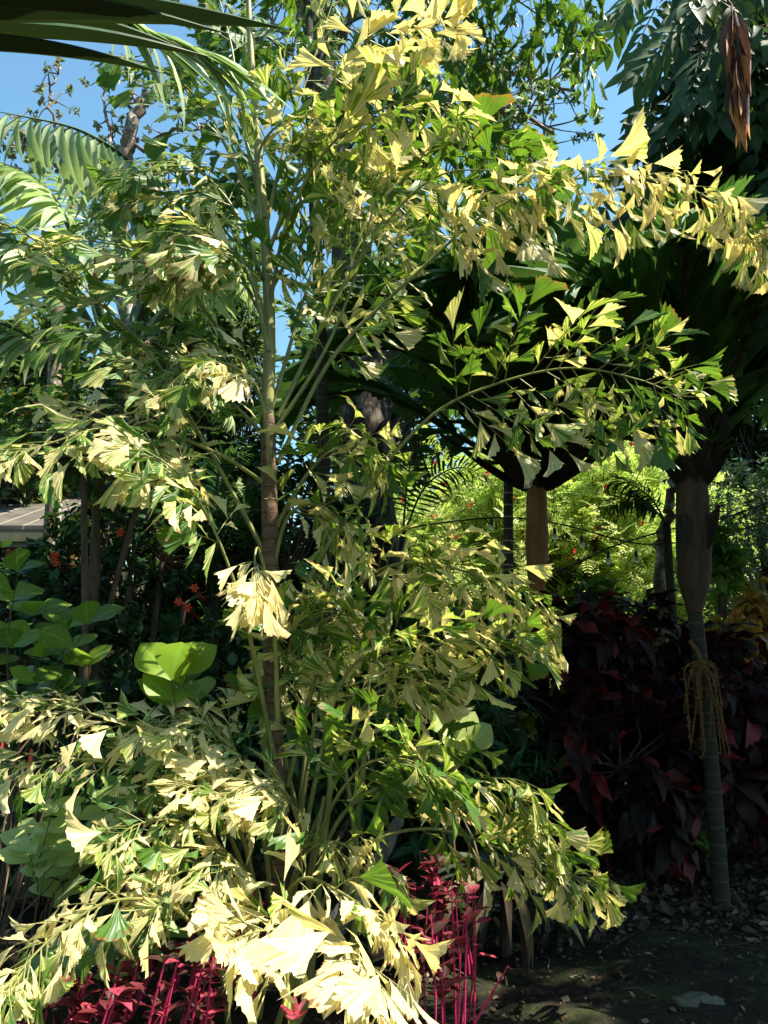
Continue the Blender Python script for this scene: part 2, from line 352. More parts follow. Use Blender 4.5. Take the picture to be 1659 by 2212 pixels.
def compound_t(seed, k=6, l=.36, droop=.5, W=.19):
    r = np.random.default_rng(seed); ts = []
    for i in range(k):
        y0 = .12+.75*i/(k-1); z0 = -.3*droop*y0*y0
        for s in (-1, 1):
            lt = leaf_t(W, .85, 2, 5, .3, r.uniform(.3, 1.), seed=i); L = l*(.8+.3*i/k)*r.uniform(.85, 1.12); a = s*R_(58-26*i/k+r.uniform(-6, 6))
            V = lt.V*L; x = V[:, 0]*math.cos(a)+V[:, 1]*math.sin(a); y = -V[:, 0]*math.sin(a)+V[:, 1]*math.cos(a)
            lt.V = np.c_[x, y+y0, V[:, 2]+z0-.25*np.abs(x)]; ts.append(lt)
    lt = leaf_t(W, .85, 2, 5, .3, .5); lt.V = lt.V*l+np.array([0, .87, -.3*droop*.8]); ts.append(lt)
    ts.append(leaf_t(.012, .4, 1, 5, 0, droop*.6))
    return merge(ts)
COMP = [compound_t(i) for i in range(4)]
# ---------------------------------------------------------------- plant builders
def twigs(g, starts, ends, r0, sag=.1, n=7, sides=4):
    out = []
    for a, b in zip(starts, ends):
        a = np.array(a); b = np.array(b); L = np.linalg.norm(b-a)
        m1 = a+(b-a)*.4+rng.normal(0, .07*L, 3); m2 = a+(b-a)*.75+rng.normal(0, .05*L, 3)
        m1[2] += sag*L
        c = spl([a, m1, m2, b], n); g.tube(c, [r0, r0*.7, r0*.4, r0*.2], sides, cap=False); out.append(c)
    return out
def leaves_on(g, curves, per, ts, size, frac=.55, spread=1.1, up=.1, bvar=None, jit=.25):
    pos, dr, nh, sc = [], [], [], []
    for c in curves:
        k = max(1, int(per*random.uniform(.7, 1.3)))
        tt = (1-frac)+frac*np.sort(rng.random(k))**.7; idx = tt*(len(c)-1); i0 = np.clip(idx.astype(int), 0, len(c)-2); f = (idx-i0)[:, None]
        p = c[i0]*(1-f)+c[i0+1]*f; tg = nz(c[i0+1]-c[i0])
        rv = rng.normal(0, 1, (k, 3)); rv = nz(rv-tg*np.sum(rv*tg, 1, keepdims=True))
        d = nz(tg*.6+rv*spread+Z*up+rng.normal(0, jit, (k, 3)))
        pos.append(p); dr.append(d); nh.append(nz(tg+Z*1.2+rng.normal(0, .3, (k, 3)))); sc.append(size*rng.uniform(.6, 1.2, k))
    g.multi(ts, np.vstack(pos), np.vstack(dr), np.vstack(nh), np.hstack(sc), None if bvar is None else bvar(sum(map(len, pos))))
def blob(c, r, n, shell=.5):
    d = nz(rng.normal(0, 1, (n, 3))); q = rng.random(n)**(1/3)*(1-shell)+shell*rng.uniform(.75, 1.05, n)
    return np.array(c)+d*q[:, None]*np.array(r)*rng.uniform(.75, 1.1, (n, 1))
def shrub(name, label, cat, base, c, r, ntw, per, ts, size, mat, wood=None, stems=4, rad=.02, frac=.5, up=.1, spread=1.1, shell=.5, group=None, floor=.1, sag=.05):
    base = np.array(base, float); base[2] = gh(base[0], base[1])-.02
    o = thing(name, base, label, cat, group); wood = wood or M_twig
    gs = G(); gt = G(); gl = G(); ends = blob(c, r, ntw, shell); ends = ends[ends[:, 2] > floor]
    hub = np.array(c)-np.array([0, 0, r[2]*.45]); hub[2] = max(hub[2], .15)
    hubs = [hub+rng.normal(0, 1, 3)*np.array([r[0]*.35, r[1]*.35, r[2]*.2]) for _ in range(stems)]
    hubs = [np.array([h[0], h[1], max(h[2], .12)]) for h in hubs]
    for h in hubs: gs.tube(spl([base+rng.normal(0, .03, 3)*[1, 1, 0], (base+h)/2+rng.normal(0, .06, 3), h], 8), [rad*1.4, rad], 7, bump=.08)
    st = []
    for e in ends: h = hubs[int(np.argmin([np.linalg.norm(e-h) for h in hubs]))]; st.append(h)
    cv = twigs(gs, st, ends, rad*.5, sag)
    leaves_on(gl, cv, per, ts, size, frac, spread, up)
    gs.build('stems', wood, o); gl.build('foliage', mat, o)
    return o
def bezr(px): return [P(*p) for p in px]
def mk_pts(px, d0, d1):
    k = len(px); return [P(x, y, d0+(d1-d0)*i/(k-1)) for i, (x, y) in enumerate(px)]
def fish_frond(root, px, d=(4.3, 4.3), iv=.5, L=.45, n=14, ls=.15, roll=.7, start=.35, r0=.009, mat=None, droop=.35, wide=.2, ang=58, vdown=None, petm=None, dens=1.):
    c = spl(mk_pts(px, *d), 40); gl = G(); gs = G()
    gs.tube(c, [r0*1.5, r0, r0*.6, r0*.25], 6)
    pos, dr, nh, sc, bb = [], [], [], [], []; w2 = []
    for i in range(n):
        for s in (-1, 1):
            tt = min(1, max(0, (i+(.25 if s > 0 else 0)+random.uniform(-.2, .2))/(n-1))); t = start+(1-start)*tt; k = min(38, int(t*39)); p = c[k]
            Tn = nz(c[k+1]-c[max(0, k-1)]); H = nz(np.cross(Tn, Z)); Vv = nz(np.cross(H, Tn))
            rl = roll+random.gauss(0, .3); lat = math.cos(rl)*H+math.sin(rl)*Vv; PN = nz(np.cross(lat, Tn)); PN = PN if PN[2] > 0 else -PN
            b = R_(ang-22*tt+random.uniform(-9, 9)); D = nz(Tn*math.cos(b)+s*lat*math.sin(b))
            ll = L*(.55+.45*math.sin(math.pi*min(1, tt*1.6+.15)) if tt < .3 else 1-.72*((tt-.3)/.7)**1.2)*random.uniform(.8, 1.15)
            q = np.linspace(0, 1, 6)[:, None]; path = p+D*q*ll-Z*droop*(q*ll)**2*1.3
            gs.tube(path, [.0035, .0015], 3, cap=False)
            mcount = max(2, int(round(ll/(ls*.36)*dens))); side = random.choice([-1, 1]); ivr = iv+random.gauss(0, .13)
            for j in range(mcount+1):
                last = j == mcount; f = (.15+.8*j/max(1, mcount)) if not last else 1.
                kk = min(4, int(f*5)); pp = path[kk]+(path[kk+1]-path[kk])*(f*5-kk) if not last else path[-1]
                tg = nz(path[kk+1]-path[kk]); N2 = nz(np.cross(tg, PN)); side = -side
                a = R_(random.uniform(28, 52)) if not last else R_(random.uniform(-10, 10))
                dd = nz(tg*math.cos(a)+side*N2*math.sin(a)-Z*random.uniform(.0, 2*droop)*.6+rng.normal(0, .12, 3))
                pos.append(pp); dr.append(dd); nh.append(nz(PN+rng.normal(0, .38, 3))); sc.append(ls*random.uniform(.7, 1.2)*(1.12 if last else 1)*(1-.25*tt))
                w2.append(last and random.random() < wide*2 or random.random() < wide*.5)
                bb.append((np.clip(ivr+random.gauss(0, .16), 0, 1), random.random(), random.random()))
    w2 = np.array(w2); pos, dr, nh, sc, bb = map(np.array, (pos, dr, nh, sc, bb))
    gl.multi(FISH, pos[~w2], dr[~w2], nh[~w2], sc[~w2], bb[~w2])
    if w2.any(): gl.multi(FISHW, pos[w2], dr[w2], nh[w2], sc[w2], bb[w2])
    o = gl.build('frond', mat or MF, root, smooth=False); gs.build('frond_stalk', petm or M_petiole, o)
    return o
def feather(root, pts, ln, n, ts, mat, ang=60, droop=.3, roll=0., start=.2, r0=.02, pet=None, flat=.6, size_tip=.35, hang=0., name='frond', jit=.06, r_end=.15, nside=(-1, 1), ramp=(.55, 3)):
    c = spl(pts, 40); gl = G(); gs = G(); gs.tube(c, [r0*1.3, r0, r0*.6, r0*r_end], 6, flat=flat)
    pos, dr, nh, sc = [], [], [], []
    for i in range(n):
        for s in nside:
            tt = i/(n-1); t = start+(1-start)*tt; k = min(38, int(t*39)); f = t*39-k; p = c[k]*(1-f)+c[k+1]*f
            Tn = nz(c[k+1]-c[max(0, k-1)]); H = nz(np.cross(Tn, Z)); Vv = nz(np.cross(H, Tn)); lat = math.cos(roll)*H+math.sin(roll)*Vv
            b = R_(ang*(1-.55*tt)); D = nz(Tn*math.cos(b)+s*lat*math.sin(b)+Vv*.15-Z*(droop+hang)+rng.normal(0, jit, 3))
            pos.append(p); dr.append(D); nh.append(nz(Vv+Z*.2+H*s*-.3*(1 if hang else 0)+rng.normal(0, .15, 3))); sc.append(ln*min(1., ramp[0]+tt*ramp[1])*(1-(1-size_tip)*tt**2)*random.uniform(.9, 1.06))
    gl.multi(ts, np.array(pos), np.array(dr), np.array(nh), np.array(sc))
    o = gl.build(name, mat, root, smooth=ts is not PLEAT); gs.build('frond_stalk', pet or M_dkpet, o)
    return o
# ================================================================ BACKGROUND
def far_tree(x, d, ytop, ybot, wpx, label, mat, size, n=330, per=26, name='background_tree', dep=2.2):
    a = P(x, ytop, d); b = P(x, ybot, d); c = (a+b)/2; r = (wpx/2/F*d, dep, (a[2]-b[2])/2)
    base = np.array([c[0], c[1], 0]); o = thing(name, base, label, 'tree', 'trees at the back of the garden')
    gs = G(); gl = G(); hub = np.array([c[0], c[1], max(.8, c[2]-r[2]*.8)])
    gs.tube(spl([base, (base+hub)/2+rng.normal(0, .1, 3), hub, c+[0, 0, r[2]*.5]], 12), [.22, .17, .05], 8, bump=.1)
    lobes = blob(c, np.array(r)*.8, 16, .75); ends = np.vstack([blob(l, np.array(r)*.32, n//16, .4) for l in lobes]); ends = ends[ends[:, 2] > .15]
    st = [hub+(c-hub)*random.uniform(0, 1)+rng.normal(0, .1, 3) for _ in ends]
    cv = twigs(gs, st, ends, .035, .03, 6, 3)
    leaves_on(gl, cv, per, TINY, size, .4)
    gs.build('trunk', M_bark, o); gl.build('crown', mat, o); return o
far_tree(150, 19, 560, 1500, 520, 'bushy green tree behind the cream eave at the far left', M_far, .3)
far_tree(470, 17, 400, 1450, 520, 'dense tree seen through the gaps left of the big trunk', M_far, .3)
far_tree(830, 17, 300, 1500, 520, 'tall dark tree behind the thick rough trunk', M_far, .3)
far_tree(1040, 23, 620, 1450, 420, 'mid green tree behind the red dotted feathery bush', M_mid, .28)
far_tree(1330, 21, 560, 1400, 460, 'tree behind the arch between the two broad leaved palms', M_far, .3)
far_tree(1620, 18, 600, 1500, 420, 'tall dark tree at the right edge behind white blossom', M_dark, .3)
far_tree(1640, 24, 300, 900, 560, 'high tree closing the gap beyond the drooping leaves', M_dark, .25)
far_tree(60, 14.5, 560, 1450, 330, 'green tree rising over the cream eave at the left edge', M_far, .26, n=260)
far_tree(400, 16, 430, 1450, 380, 'tree closing the gap left of the main trunk', M_far, .28, n=260)
for x, y, h, lb in ((-7.5, 2.5, 7.5, 'unseen tree added left of the pale palm to cut sky light'), (-3.5, -6.5, 9, 'unseen tree added behind the viewer to cut sky light, left'), (4.5, -7, 9, 'unseen tree added behind the viewer to cut sky light, right'), (12, 0, 6, 'unseen tree added far out to the right to cut sky light')):  # unseen trees added around the viewer to cut sky light on the ground
    o = thing('unseen_shade_tree', (x, y, 0), lb, 'tree'); gs = G(); gl = G(); gs.tube(spl([(x, y, 0), (x+.1, y, h*.4), (x, y+.2, h*.85)], 10), [.2, .15, .05], 8, bump=.1)
    ends = blob((x, y, h*.55), (3.2, 2.6, h*.42), 150, .6); cv = twigs(gs, [np.array([x, y, random.uniform(.3, .8)*h]) for _ in ends], ends, .04, .03, 6, 3); leaves_on(gl, cv, 40, TINY, .4, .6); gs.build('trunk', M_bark, o); gl.build('crown', M_far, o)
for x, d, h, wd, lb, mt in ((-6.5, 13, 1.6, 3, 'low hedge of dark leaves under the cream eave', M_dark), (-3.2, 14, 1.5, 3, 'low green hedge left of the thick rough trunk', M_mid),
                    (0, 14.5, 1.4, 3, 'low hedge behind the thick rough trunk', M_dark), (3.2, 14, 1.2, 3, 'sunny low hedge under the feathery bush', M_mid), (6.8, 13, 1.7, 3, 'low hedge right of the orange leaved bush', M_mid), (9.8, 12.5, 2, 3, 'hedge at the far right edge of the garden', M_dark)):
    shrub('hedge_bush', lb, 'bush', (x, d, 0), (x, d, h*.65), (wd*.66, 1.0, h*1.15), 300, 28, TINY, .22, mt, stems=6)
# feathery sunlit bush with red flowers
c = P(1150, 1120, 12); o = shrub('flowering_bush', 'big light green feathery bush dotted with red flowers', 'bush', (c[0], 12, 0), (c[0], 12, 2.7), (3.2, 1.8, 2.6), 950, 12, SPRIG, .34, M_feathery, stems=8, rad=.035, frac=.45, up=.2)
c = P(1250, 1120, 14.5); shrub('feathery_bush', 'paler feathery bush standing behind the red dotted one', 'bush', (c[0], 14.5, 0), (c[0], 14.5, 2.9), (4.6, 1.3, 2.7), 900, 12, SPRIG, .42, M_feathery, stems=8, rad=.035, frac=.5, up=.2)
fx = [(868,1080),(935,1116),(880,1135),(1308,1050),(1385,1130),(1365,960),(1302,955),(1105,1025),(1108,1078),(1052,1022),(1130,1150),(1268,1095),(1210,1008),(985,1160),(960,1045),(1240,1190),(1015,1090),(1340,1085),(940,1000),(1290,1140),(1400,1005),(1180,940)]
gf = [G() for _ in fx]
for (x, y), q in zip(fx, gf):
    p = P(x, y, 10.4-random.random()*.5); k = 9; a = np.linspace(0, 6.28, k, endpoint=False)
    d = np.c_[np.cos(a), -.5+0*a, np.sin(a)]+rng.normal(0, .3, (k, 3)); q.multi(SMALL, np.repeat(p[None], k, 0), d, np.tile([0, -1., 0], (k, 1)), .036); q.tube([p, p+[0, .25, -.1]], [.004, .004], 3, cap=False); q.build('flower', M_flower, o)
# white blossom bush on the right
c = P(1610, 1080, 10); o = shrub('blossom_bush', 'grey green bush with white blossom heads at right edge', 'bush', (c[0], 10, 0), (c[0]+.2, 10, 2.4), (1.25, .9, 2.1), 300, 26, SMALL, .11, M_grey, stems=5)
for x, y in ((1600, 1010), (1570, 1045), (1625, 1040), (1645, 1070), (1590, 1090), (1560, 1005)):
    q = G(); p = P(x, y, 8.95); k = 40; d = nz(rng.normal(0, 1, (k, 3))+[0, -.6, .4]); q.multi(TINY, p+d*.05, d, rng.normal(0, 1, (k, 3)), .05); q.tube([p, p+[0, .4, -.2]], [.004, .006], 3, cap=False); q.build('blossom', M_white, o)
# building on the left
hb = P(40, 1150, 12); b = thing('garden_pavilion', (hb[0]-1.5, 13, 0), 'cream eaved pavilion with dark red posts behind the shrubs', 'building')
m = M_('pale_roof'); _, a = m.attr('a'); st = m.math('FRACT', m.math('MULTIPLY', a[0], 2.4)); tc = m.n('TexCoord'); nn = m.noise(tc.outputs['Object'], 3, 5)
M_roof = m.out(m.mix(m.math('LESS_THAN', st, .06), m.ramp(nn, [(.3, (.06, .054, .043)), (.7, (.11, .097, .077))]), (.32, .27, .22)), .7, .3)
M_cream = wood_mat('cream_paint', (.12, .115, .07), (.18, .17, .10), scale=1, bstr=.05, rough=.6)
M_post = wood_mat('red_paint', (.22, .03, .02), (.32, .05, .03), scale=2, bstr=.1, rough=.6)
M_wall = wood_mat('ochre_wall', (.30, .13, .05), (.42, .20, .08), scale=2, bstr=.1)
ez = P(40, 1140, 12)[2]; x1 = P(112, 1140, 12)[0]; x0 = x1-5
q = G(); e0 = np.array([x0, 11.9, ez+.02]); V = np.array([[x0, 11.9, ez+.02], [x1, 11.9, ez+.02], [x1-.6, 15.5, ez+1.25], [x0, 15.5, ez+1.25], [x0, 11.9, ez-.04], [x1, 11.9, ez-.04], [x1-.6, 15.5, ez+1.19], [x0, 15.5, ez+1.19]])
q.add(V, np.array([[0, 1, 2, 3], [4, 7, 6, 5], [0, 4, 5, 1], [1, 5, 6, 2], [3, 2, 6, 7], [0, 3, 7, 4]]), V.copy(), V*0); q.build('roof', M_roof, b, smooth=False)
q = G(); q.box(((x0+x1)/2, 11.93, ez-.13), (5, .05, .18)); q.box(((x0+x1)/2, 11.99, ez-.26), (5, .05, .08)); q.build('fascia', M_cream, b, smooth=False)
for x in (26, 108):
    q = G(); p = P(x, 1200, 12.1); q.box((p[0], 12.15, (ez-.3)/2), (.17, .17, ez-.3)); q.build('post', M_post, b, smooth=False)
q = G(); q.box(((x0+x1)/2-.3, 14.4, 1.7), (4.6, .15, 3.4)); q.build('wall', M_wall, b, smooth=False)
# thick rough-barked tree in the centre
def limb_tree(name, label, d, trunk, rads, limbs, ntw, reach, per, ts, size, mat, bark, frac=.35, bump=.12, gap=None):
    base = P(*trunk[0], d); base[2] = 0; o = thing(name, base, label, 'tree')
    gt, gl, gb = G(), G(), G(); pts = [base]+[P(x, y, d) for x, y in trunk[1:]]; c = spl(pts, 40)
    c += rng.normal(0, .02, c.shape); gt.tube(c, rads, 14, bump=bump); ends, st = [], []
    for L in limbs:
        lp, dd, r0, k = L; cc = spl([P(x, y, z) for (x, y), z in zip(lp, np.linspace(dd[0], dd[1], len(lp)))], 22); cc[1:] += rng.normal(0, .03, cc[1:].shape)
        gb.tube(cc, [r0, r0*.7, r0*.3], 7, bump=.15)
        for _ in range(k):
            i = int(len(cc)*random.uniform(.3, 1)-1); st.append(cc[i]); ends.append(cc[i]+nz(rng.normal(0, 1, 3)+[0, 0, .25])*reach*random.uniform(.3, 1))
    cv = twigs(gb, st, ends, .014, .05, 8, 4); leaves_on(gl, cv, per, ts, size, frac, up=.2)
    t = gt.build('trunk', bark, o); gb.build('branches', M_barkL if bark is not M_bark else M_twig, o); gl.build('foliage', mat, o); return o
limb_tree('rough_barked_tree', 'thick rough barked tree rising behind the pale palm', 9,
          [(815, 1700), (808, 1150), (790, 900), (765, 650), (740, 420), (715, 250), (690, 100), (680, -150), (700, -400)], [.30, .26, .24, .22, .19, .17, .15],
          [([(740, 420), (850, 260), (1000, 215), (1200, 280)], (9, 8.5), .07, 90), ([(745, 450), (900, 330), (1050, 300), (1180, 330)], (9, 9), .06, 50), ([(715, 260), (820, 180), (960, 130), (1120, 160), (1240, 200)], (9, 9.3), .06, 90),
           ([(690, 100), (640, 30), (600, -60), (560, -200)], (9, 8.6), .07, 34), ([(700, 150), (760, 30), (820, -100)], (9, 9), .07, 40), ([(700, 130), (600, 60), (520, 70), (450, 130)], (9, 9), .05, 34), ([(730, 380), (700, 200), (620, 110)], (9, 8.6), .06, 12)],
          0, .95, 34, SMALL, .085, M_tree1, M_barkT)
limb_tree('gnarled_tree', 'gnarled lichen covered tree with sparse leaves, upper left', 10,
          [(330, 1500), (310, 900), (270, 600), (262, 420), (275, 320), (300, 230), (360, 185)], [.16, .14, .12, .10, .09, .08, .06],
          [([(300, 225), (330, 195), (400, 170), (440, 120)], (10, 10), .055, 12), ([(262, 400), (240, 300), (225, 220), (240, 160)], (10, 10), .03, 12), ([(275, 330), (340, 300), (400, 275), (440, 290)], (10, 9.6), .035, 12),
           ([(280, 260), (285, 190), (270, 120)], (10, 10), .03, 8), ([(265, 460), (340, 400), (420, 370)], (10, 10), .03, 8)],
          0, .45, 16, SMALL, .09, M_ohia, M_barkL, frac=.3)
limb_tree('sparse_tree', 'thin sparse tree with bare twigs at the far left edge', 11,
          [(120, 1500), (115, 900), (140, 560), (160, 440), (150, 380)], [.12, .10, .07, .05, .04],
          [([(150, 400), (110, 340), (60, 320), (20, 250)], (11, 11), .035, 22), ([(150, 390), (120, 280), (110, 200), (125, 150)], (11, 11), .03, 20), ([(160, 440), (180, 350), (200, 300)], (11, 11), .02, 6), ([(140, 500), (60, 400), (10, 380)], (11, 11), .03, 16)],
          0, .5, 22, SMALL, .09, M_ohia, M_barkL, frac=.4)
# slim tree seen under the arch
limb_tree('slim_tree', 'slim pale trunk leaning in front of the feathery bush', 9.5, [(1425, 1700), (1425, 1260), (1440, 1120), (1460, 1000), (1500, 850)], [.07, .065, .06, .05, .04],
          [([(1465, 990), (1480, 900), (1520, 800)], (9.5, 9.5), .03, 30)], 0, .7, 16, SMALL, .12, M_dark, M_barkL)
# ================================================================ feather palm (left, behind)
b0 = G0(255, 8); fp = thing('feather_palm', b0, 'feather palm with stout dark stalks and pale drooping leaflets, left', 'palm')
q = G(); hubp = P(255, 800, 8); q.tube(spl([b0, (b0+hubp)/2+[.05, 0, 0], hubp], 14), [.13, .10, .11], 12, bump=.05); q.build('trunk', M_palmring, fp)
for pts, dd, ln, hang, ang, roll in (
        ([(255, 800), (330, 600), (310, 400), (190, 290), (-30, 235)], (8, 4.5), .85, 1.1, 40, 0.), ([(255, 800), (340, 600), (330, 440), (260, 350), (120, 310)], (8, 5.4), .72, 1.6, 45, 0.),
        ([(250, 800), (180, 560), (90, 400), (-60, 330)], (8, 7), .8, .5, 55, .3), ([(250, 800), (130, 600), (20, 520), (-120, 560)], (8, 7), .8, .5, 55, .3),
        ([(255, 800), (380, 640), (480, 560), (560, 640)], (8, 8), .7, .5, 55, .4), ([(255, 800), (320, 600), (440, 420), (560, 430)], (8, 9), .7, .5, 55, .4),
        ([(250, 800), (200, 640), (190, 480), (120, 380)], (8, 9), .8, .3, 60, .2), ([(250, 800), (90, 740), (-20, 700), (-100, 800)], (8, 7.4), .7, .5, 55, .3),
        ([(255, 800), (370, 760), (450, 800), (500, 900)], (8, 7.6), .6, .5, 55, .3)):
    feather(fp, mk_pts(pts, *dd), ln, 30, STRAP, M_feather, ang=ang, droop=.15, roll=roll, start=.28, r0=.04, hang=hang, r_end=.1)
# ================================================================ overhead dark palm frond, top left, near
oh = thing('overhanging_palm_frond', P(-300, -80, 2.3), 'dark broad pleated palm leaf overhanging the top left corner', 'palm leaf')
q = G(); BL = [leaf_t(.085, .75, 14, 16, .5, d, .05, 1, seed=i, twist=tw) for i, (d, tw) in enumerate(((.12, .2), (.25, -.2), (.3, .1)))]
for b__ in BL: b__.V = b__.V+np.c_[np.zeros((len(b__.V), 2)), .007*np.where(np.round((b__.UV[:, 0]+1)*7) % 2, 1, -1)*np.sin(np.pi*b__.UV[:, 1])]
for i, (x0_, y0_, x1_, y1_, d0, d1, s) in enumerate(((-320, 60, 590, 5, 2.2, 2.5, 1.45), (-330, 20, 480, -30, 2.1, 2.3, 1.4), (-300, 115, 330, 62, 2.3, 2.5, 1.2), (-300, -40, 500, -60, 2.2, 2.2, 1.3), (-260, 90, 440, 35, 2.4, 2.7, 1.3), (-280, 20, 420, 20, 2.5, 2.8, 1.3))):
    a_, b_ = P(x0_, y0_, d0), P(x1_, y1_, d1); q.inst(BL[i % 3], a_, b_-a_, [.15, -.45, .85], np.linalg.norm(b_-a_)*1.02, [[.3+.1*i, .1*i, .5]])
ob = q.build('leaflets', M_overhead, oh, smooth=False)
q = G(); q.tube(spl([P(-420, -140, 2.3), P(-310, 0, 2.3), P(-290, 130, 2.4)], 8), [.03, .02], 8); q.build('stalk', M_dkpet, oh)
o2 = thing('arching_palm_frond', P(180, -120, 3.4), 'arching palm frond of long narrow leaflets crossing the top left sky', 'palm leaf')
q = G(); c = spl(mk_pts([(60, -160), (200, 0), (330, 70), (450, 110)], 3.6, 3.8), 30); q.tube(c, [.016, .008, .004], 6)
gl = G()
for i in range(15):
    for s in (-1, 1):
        k = 6+int(23*i/14); tx = np.array([1., .1, -.35-.35*random.random()-.1*s]); gl.multi(STRIP, c[min(29, k)][None], [nz(tx+rng.normal(0, .07, 3))], [[0, -.6, .8]], .62*random.uniform(.7, 1.1))
a_ = gl.build('leaflets', M_feather, o2); q.build('stalk', M_dkpet, o2)
# ================================================================ right: tree with drooping pinnate leaves
bt = np.array([7.6, 7.6, 0]); dt = thing('drooping_leaf_tree', bt, 'large dark tree with drooping paired leaves, upper right', 'tree')
q = G(); q.tube(spl([bt, bt+[-.2, 0, 3], bt+[-.5, -.3, 6], bt+[-.3, -.3, 9]], 20), [.28, .22, .16, .06], 12, bump=.08)
limbs = []
NL = 78
for a in range(NL):  # limbs mostly out of view, shaped to shade crotons and soil, not the palm
    st = bt+np.array([-.4, -.2, 3.2+.12*a]); e = np.array([random.uniform(3.9, 10), random.uniform(2.0, 10.), random.uniform(3.4, 9.5)]); e[2] = min(max(e[2], 5.2 if e[0] < 4.8 else 3.4), 3.2+1.2*e[0])
    if a % 5 < 2: e[0], e[1] = random.uniform(3.2, 8.5), random.uniform(1.6, 5.2); e[2] = random.uniform(.62, 1.)*(1.6*(e[0]-.6)-.6)
    limbs.append(spl([st, (st+e)/2+[0, 0, .6], e], 12))
for pxl, dd in (([(2000, 100), (1700, 20), (1560, -60), (1480, -40)], (8.5, 7.5)), ([(1900, 300), (1700, 200), (1560, 120), (1490, 110)], (8.5, 7.2)), ([(1900, 500), (1750, 350), (1620, 250), (1500, 250)], (8.6, 7.6)), ([(1900, 600), (1700, 480), (1600, 400), (1480, 380)], (8.6, 8)), ([(1900, 100), (1750, -60), (1560, -160), (1450, -200)], (8.5, 8)),
                ([(1900, 650), (1800, 560), (1700, 500), (1600, 500)], (8.6, 7.8)), ([(1900, 350), (1780, 200), (1680, 120), (1600, 120)], (8.5, 6.6)), ([(2000, 480), (1750, 430), (1550, 400), (1330, 410)], (9.3, 8.6)), ([(2000, 520), (1800, 460), (1600, 420), (1450, 400)], (8.8, 7.9)), ([(2000, 300), (1800, 330), (1650, 330), (1520, 340)], (8.8, 7.9))):
    limbs.append(spl(mk_pts(pxl, *dd), 14))
pos, dr, nh, sc = [], [], [], []; gb = G()
for li, cc in enumerate(limbs):
    gb.tube(cc, [.06, .04, .015], 6, bump=.08)
    for _ in range(34 if li >= NL else 26):
        i = int(random.uniform(.25, .99)*(len(cc)-1)); p = cc[i]+rng.normal(0, .12, 3)
        off = rng.normal(0, .35, 3); e = p+off; gb.tube(spl([cc[i], (cc[i]+e)/2+[0, 0, .06], e], 4), [.01, .005], 3, cap=False)
        pos.append(e); dr.append(nz([random.gauss(-.25, .45), random.gauss(-.15, .4), -1.])); nh.append(nz([random.gauss(-.3, .5), random.gauss(-.8, .4), .6])); sc.append(random.uniform(.75, 1.2))
gl = G(); gl.multi(COMP, pos, dr, nh, sc)
q.build('trunk', M_bark, dt); gb.build('branches', M_twig, dt); gl.build('crown', M_brownea, dt)
for (x, y0_, y1_, wd, d, k) in ((1580, 10, 300, 20, 6.2, 34), (1500, 400, 540, 10, 7.6, 8)):
    q = G(); top = P(x, y0_, d); L = top[2]-P(x, y1_, d)[2]; n_ = k; off = rng.normal(0, .018, (n_, 3))
    z0_ = rng.uniform(0, .55, n_)*L; q.multi([leaf_t(.075, .8, 2, 9, .6, .1, .3, 1.5, seed=5, twist=1.), leaf_t(.09, .8, 2, 9, .8, -.1, .3, 1.2, seed=8, twist=-.8)], top+off-Z*z0_[:, None], nz(np.c_[rng.normal(0, .05, n_), rng.normal(0, .05, n_), -np.ones(n_)]), rng.normal(0, 1, (n_, 3))*[1, 1, 0], L*rng.uniform(.45, .6, n_))
    q.tube([top+[.1, .3, .35], top, top-Z*L*.4], [.012, .01, .004], 5, cap=False); tag(q.build('limp_young_leaves', M_limp, dt), 'hanging tassel of limp brown young leaves')
# ================================================================ green fishtail palm behind
b1 = G0(700, 6); gf2 = thing('fishtail_palm', b1, 'plain green fishtail palm behind and above the pale one', 'palm', 'fishtail palms')
q = G(); q.tube(spl([b1, P(700, 1200, 6), P(692, 700, 6), P(672, 300, 6), P(665, -100, 6)], 30), [.06, .05, .045, .035], 10, bump=.03); q.build('trunk', M_palmring, gf2)
for pxl, dd, n, L in (([(668, 150), (720, -60), (860, -120), (1050, -40), (1200, 60), (1270, 130)], (6, 5.2), 16, .5), ([(668, 200), (740, 60), (880, 20), (1000, 60), (1090, 150)], (6, 5.6), 14, .45), ([(668, 60), (760, -160), (950, -200), (1150, -110), (1290, 30)], (6, 5.4), 16, .5),
                  ([(690, 650), (800, 450), (900, 340), (1000, 300), (1120, 330)], (6, 6.6), 12, .4), ([(668, 250), (600, 100), (500, 60), (400, 120)], (6, 5.8), 12, .4), ([(668, 150), (640, -20), (560, -80), (480, -60)], (6, 6), 12, .4), ([(690, 600), (640, 450), (560, 380), (480, 420)], (6, 6), 12, .4), ([(690, 500), (750, 330), (830, 260), (900, 300)], (6, 6), 12, .4)):
    fish_frond(gf2, pxl, dd, .14, L, n+3, .27, .5, .3, .012, MFG, .8, .3, petm=M_dkpet, dens=1.25)
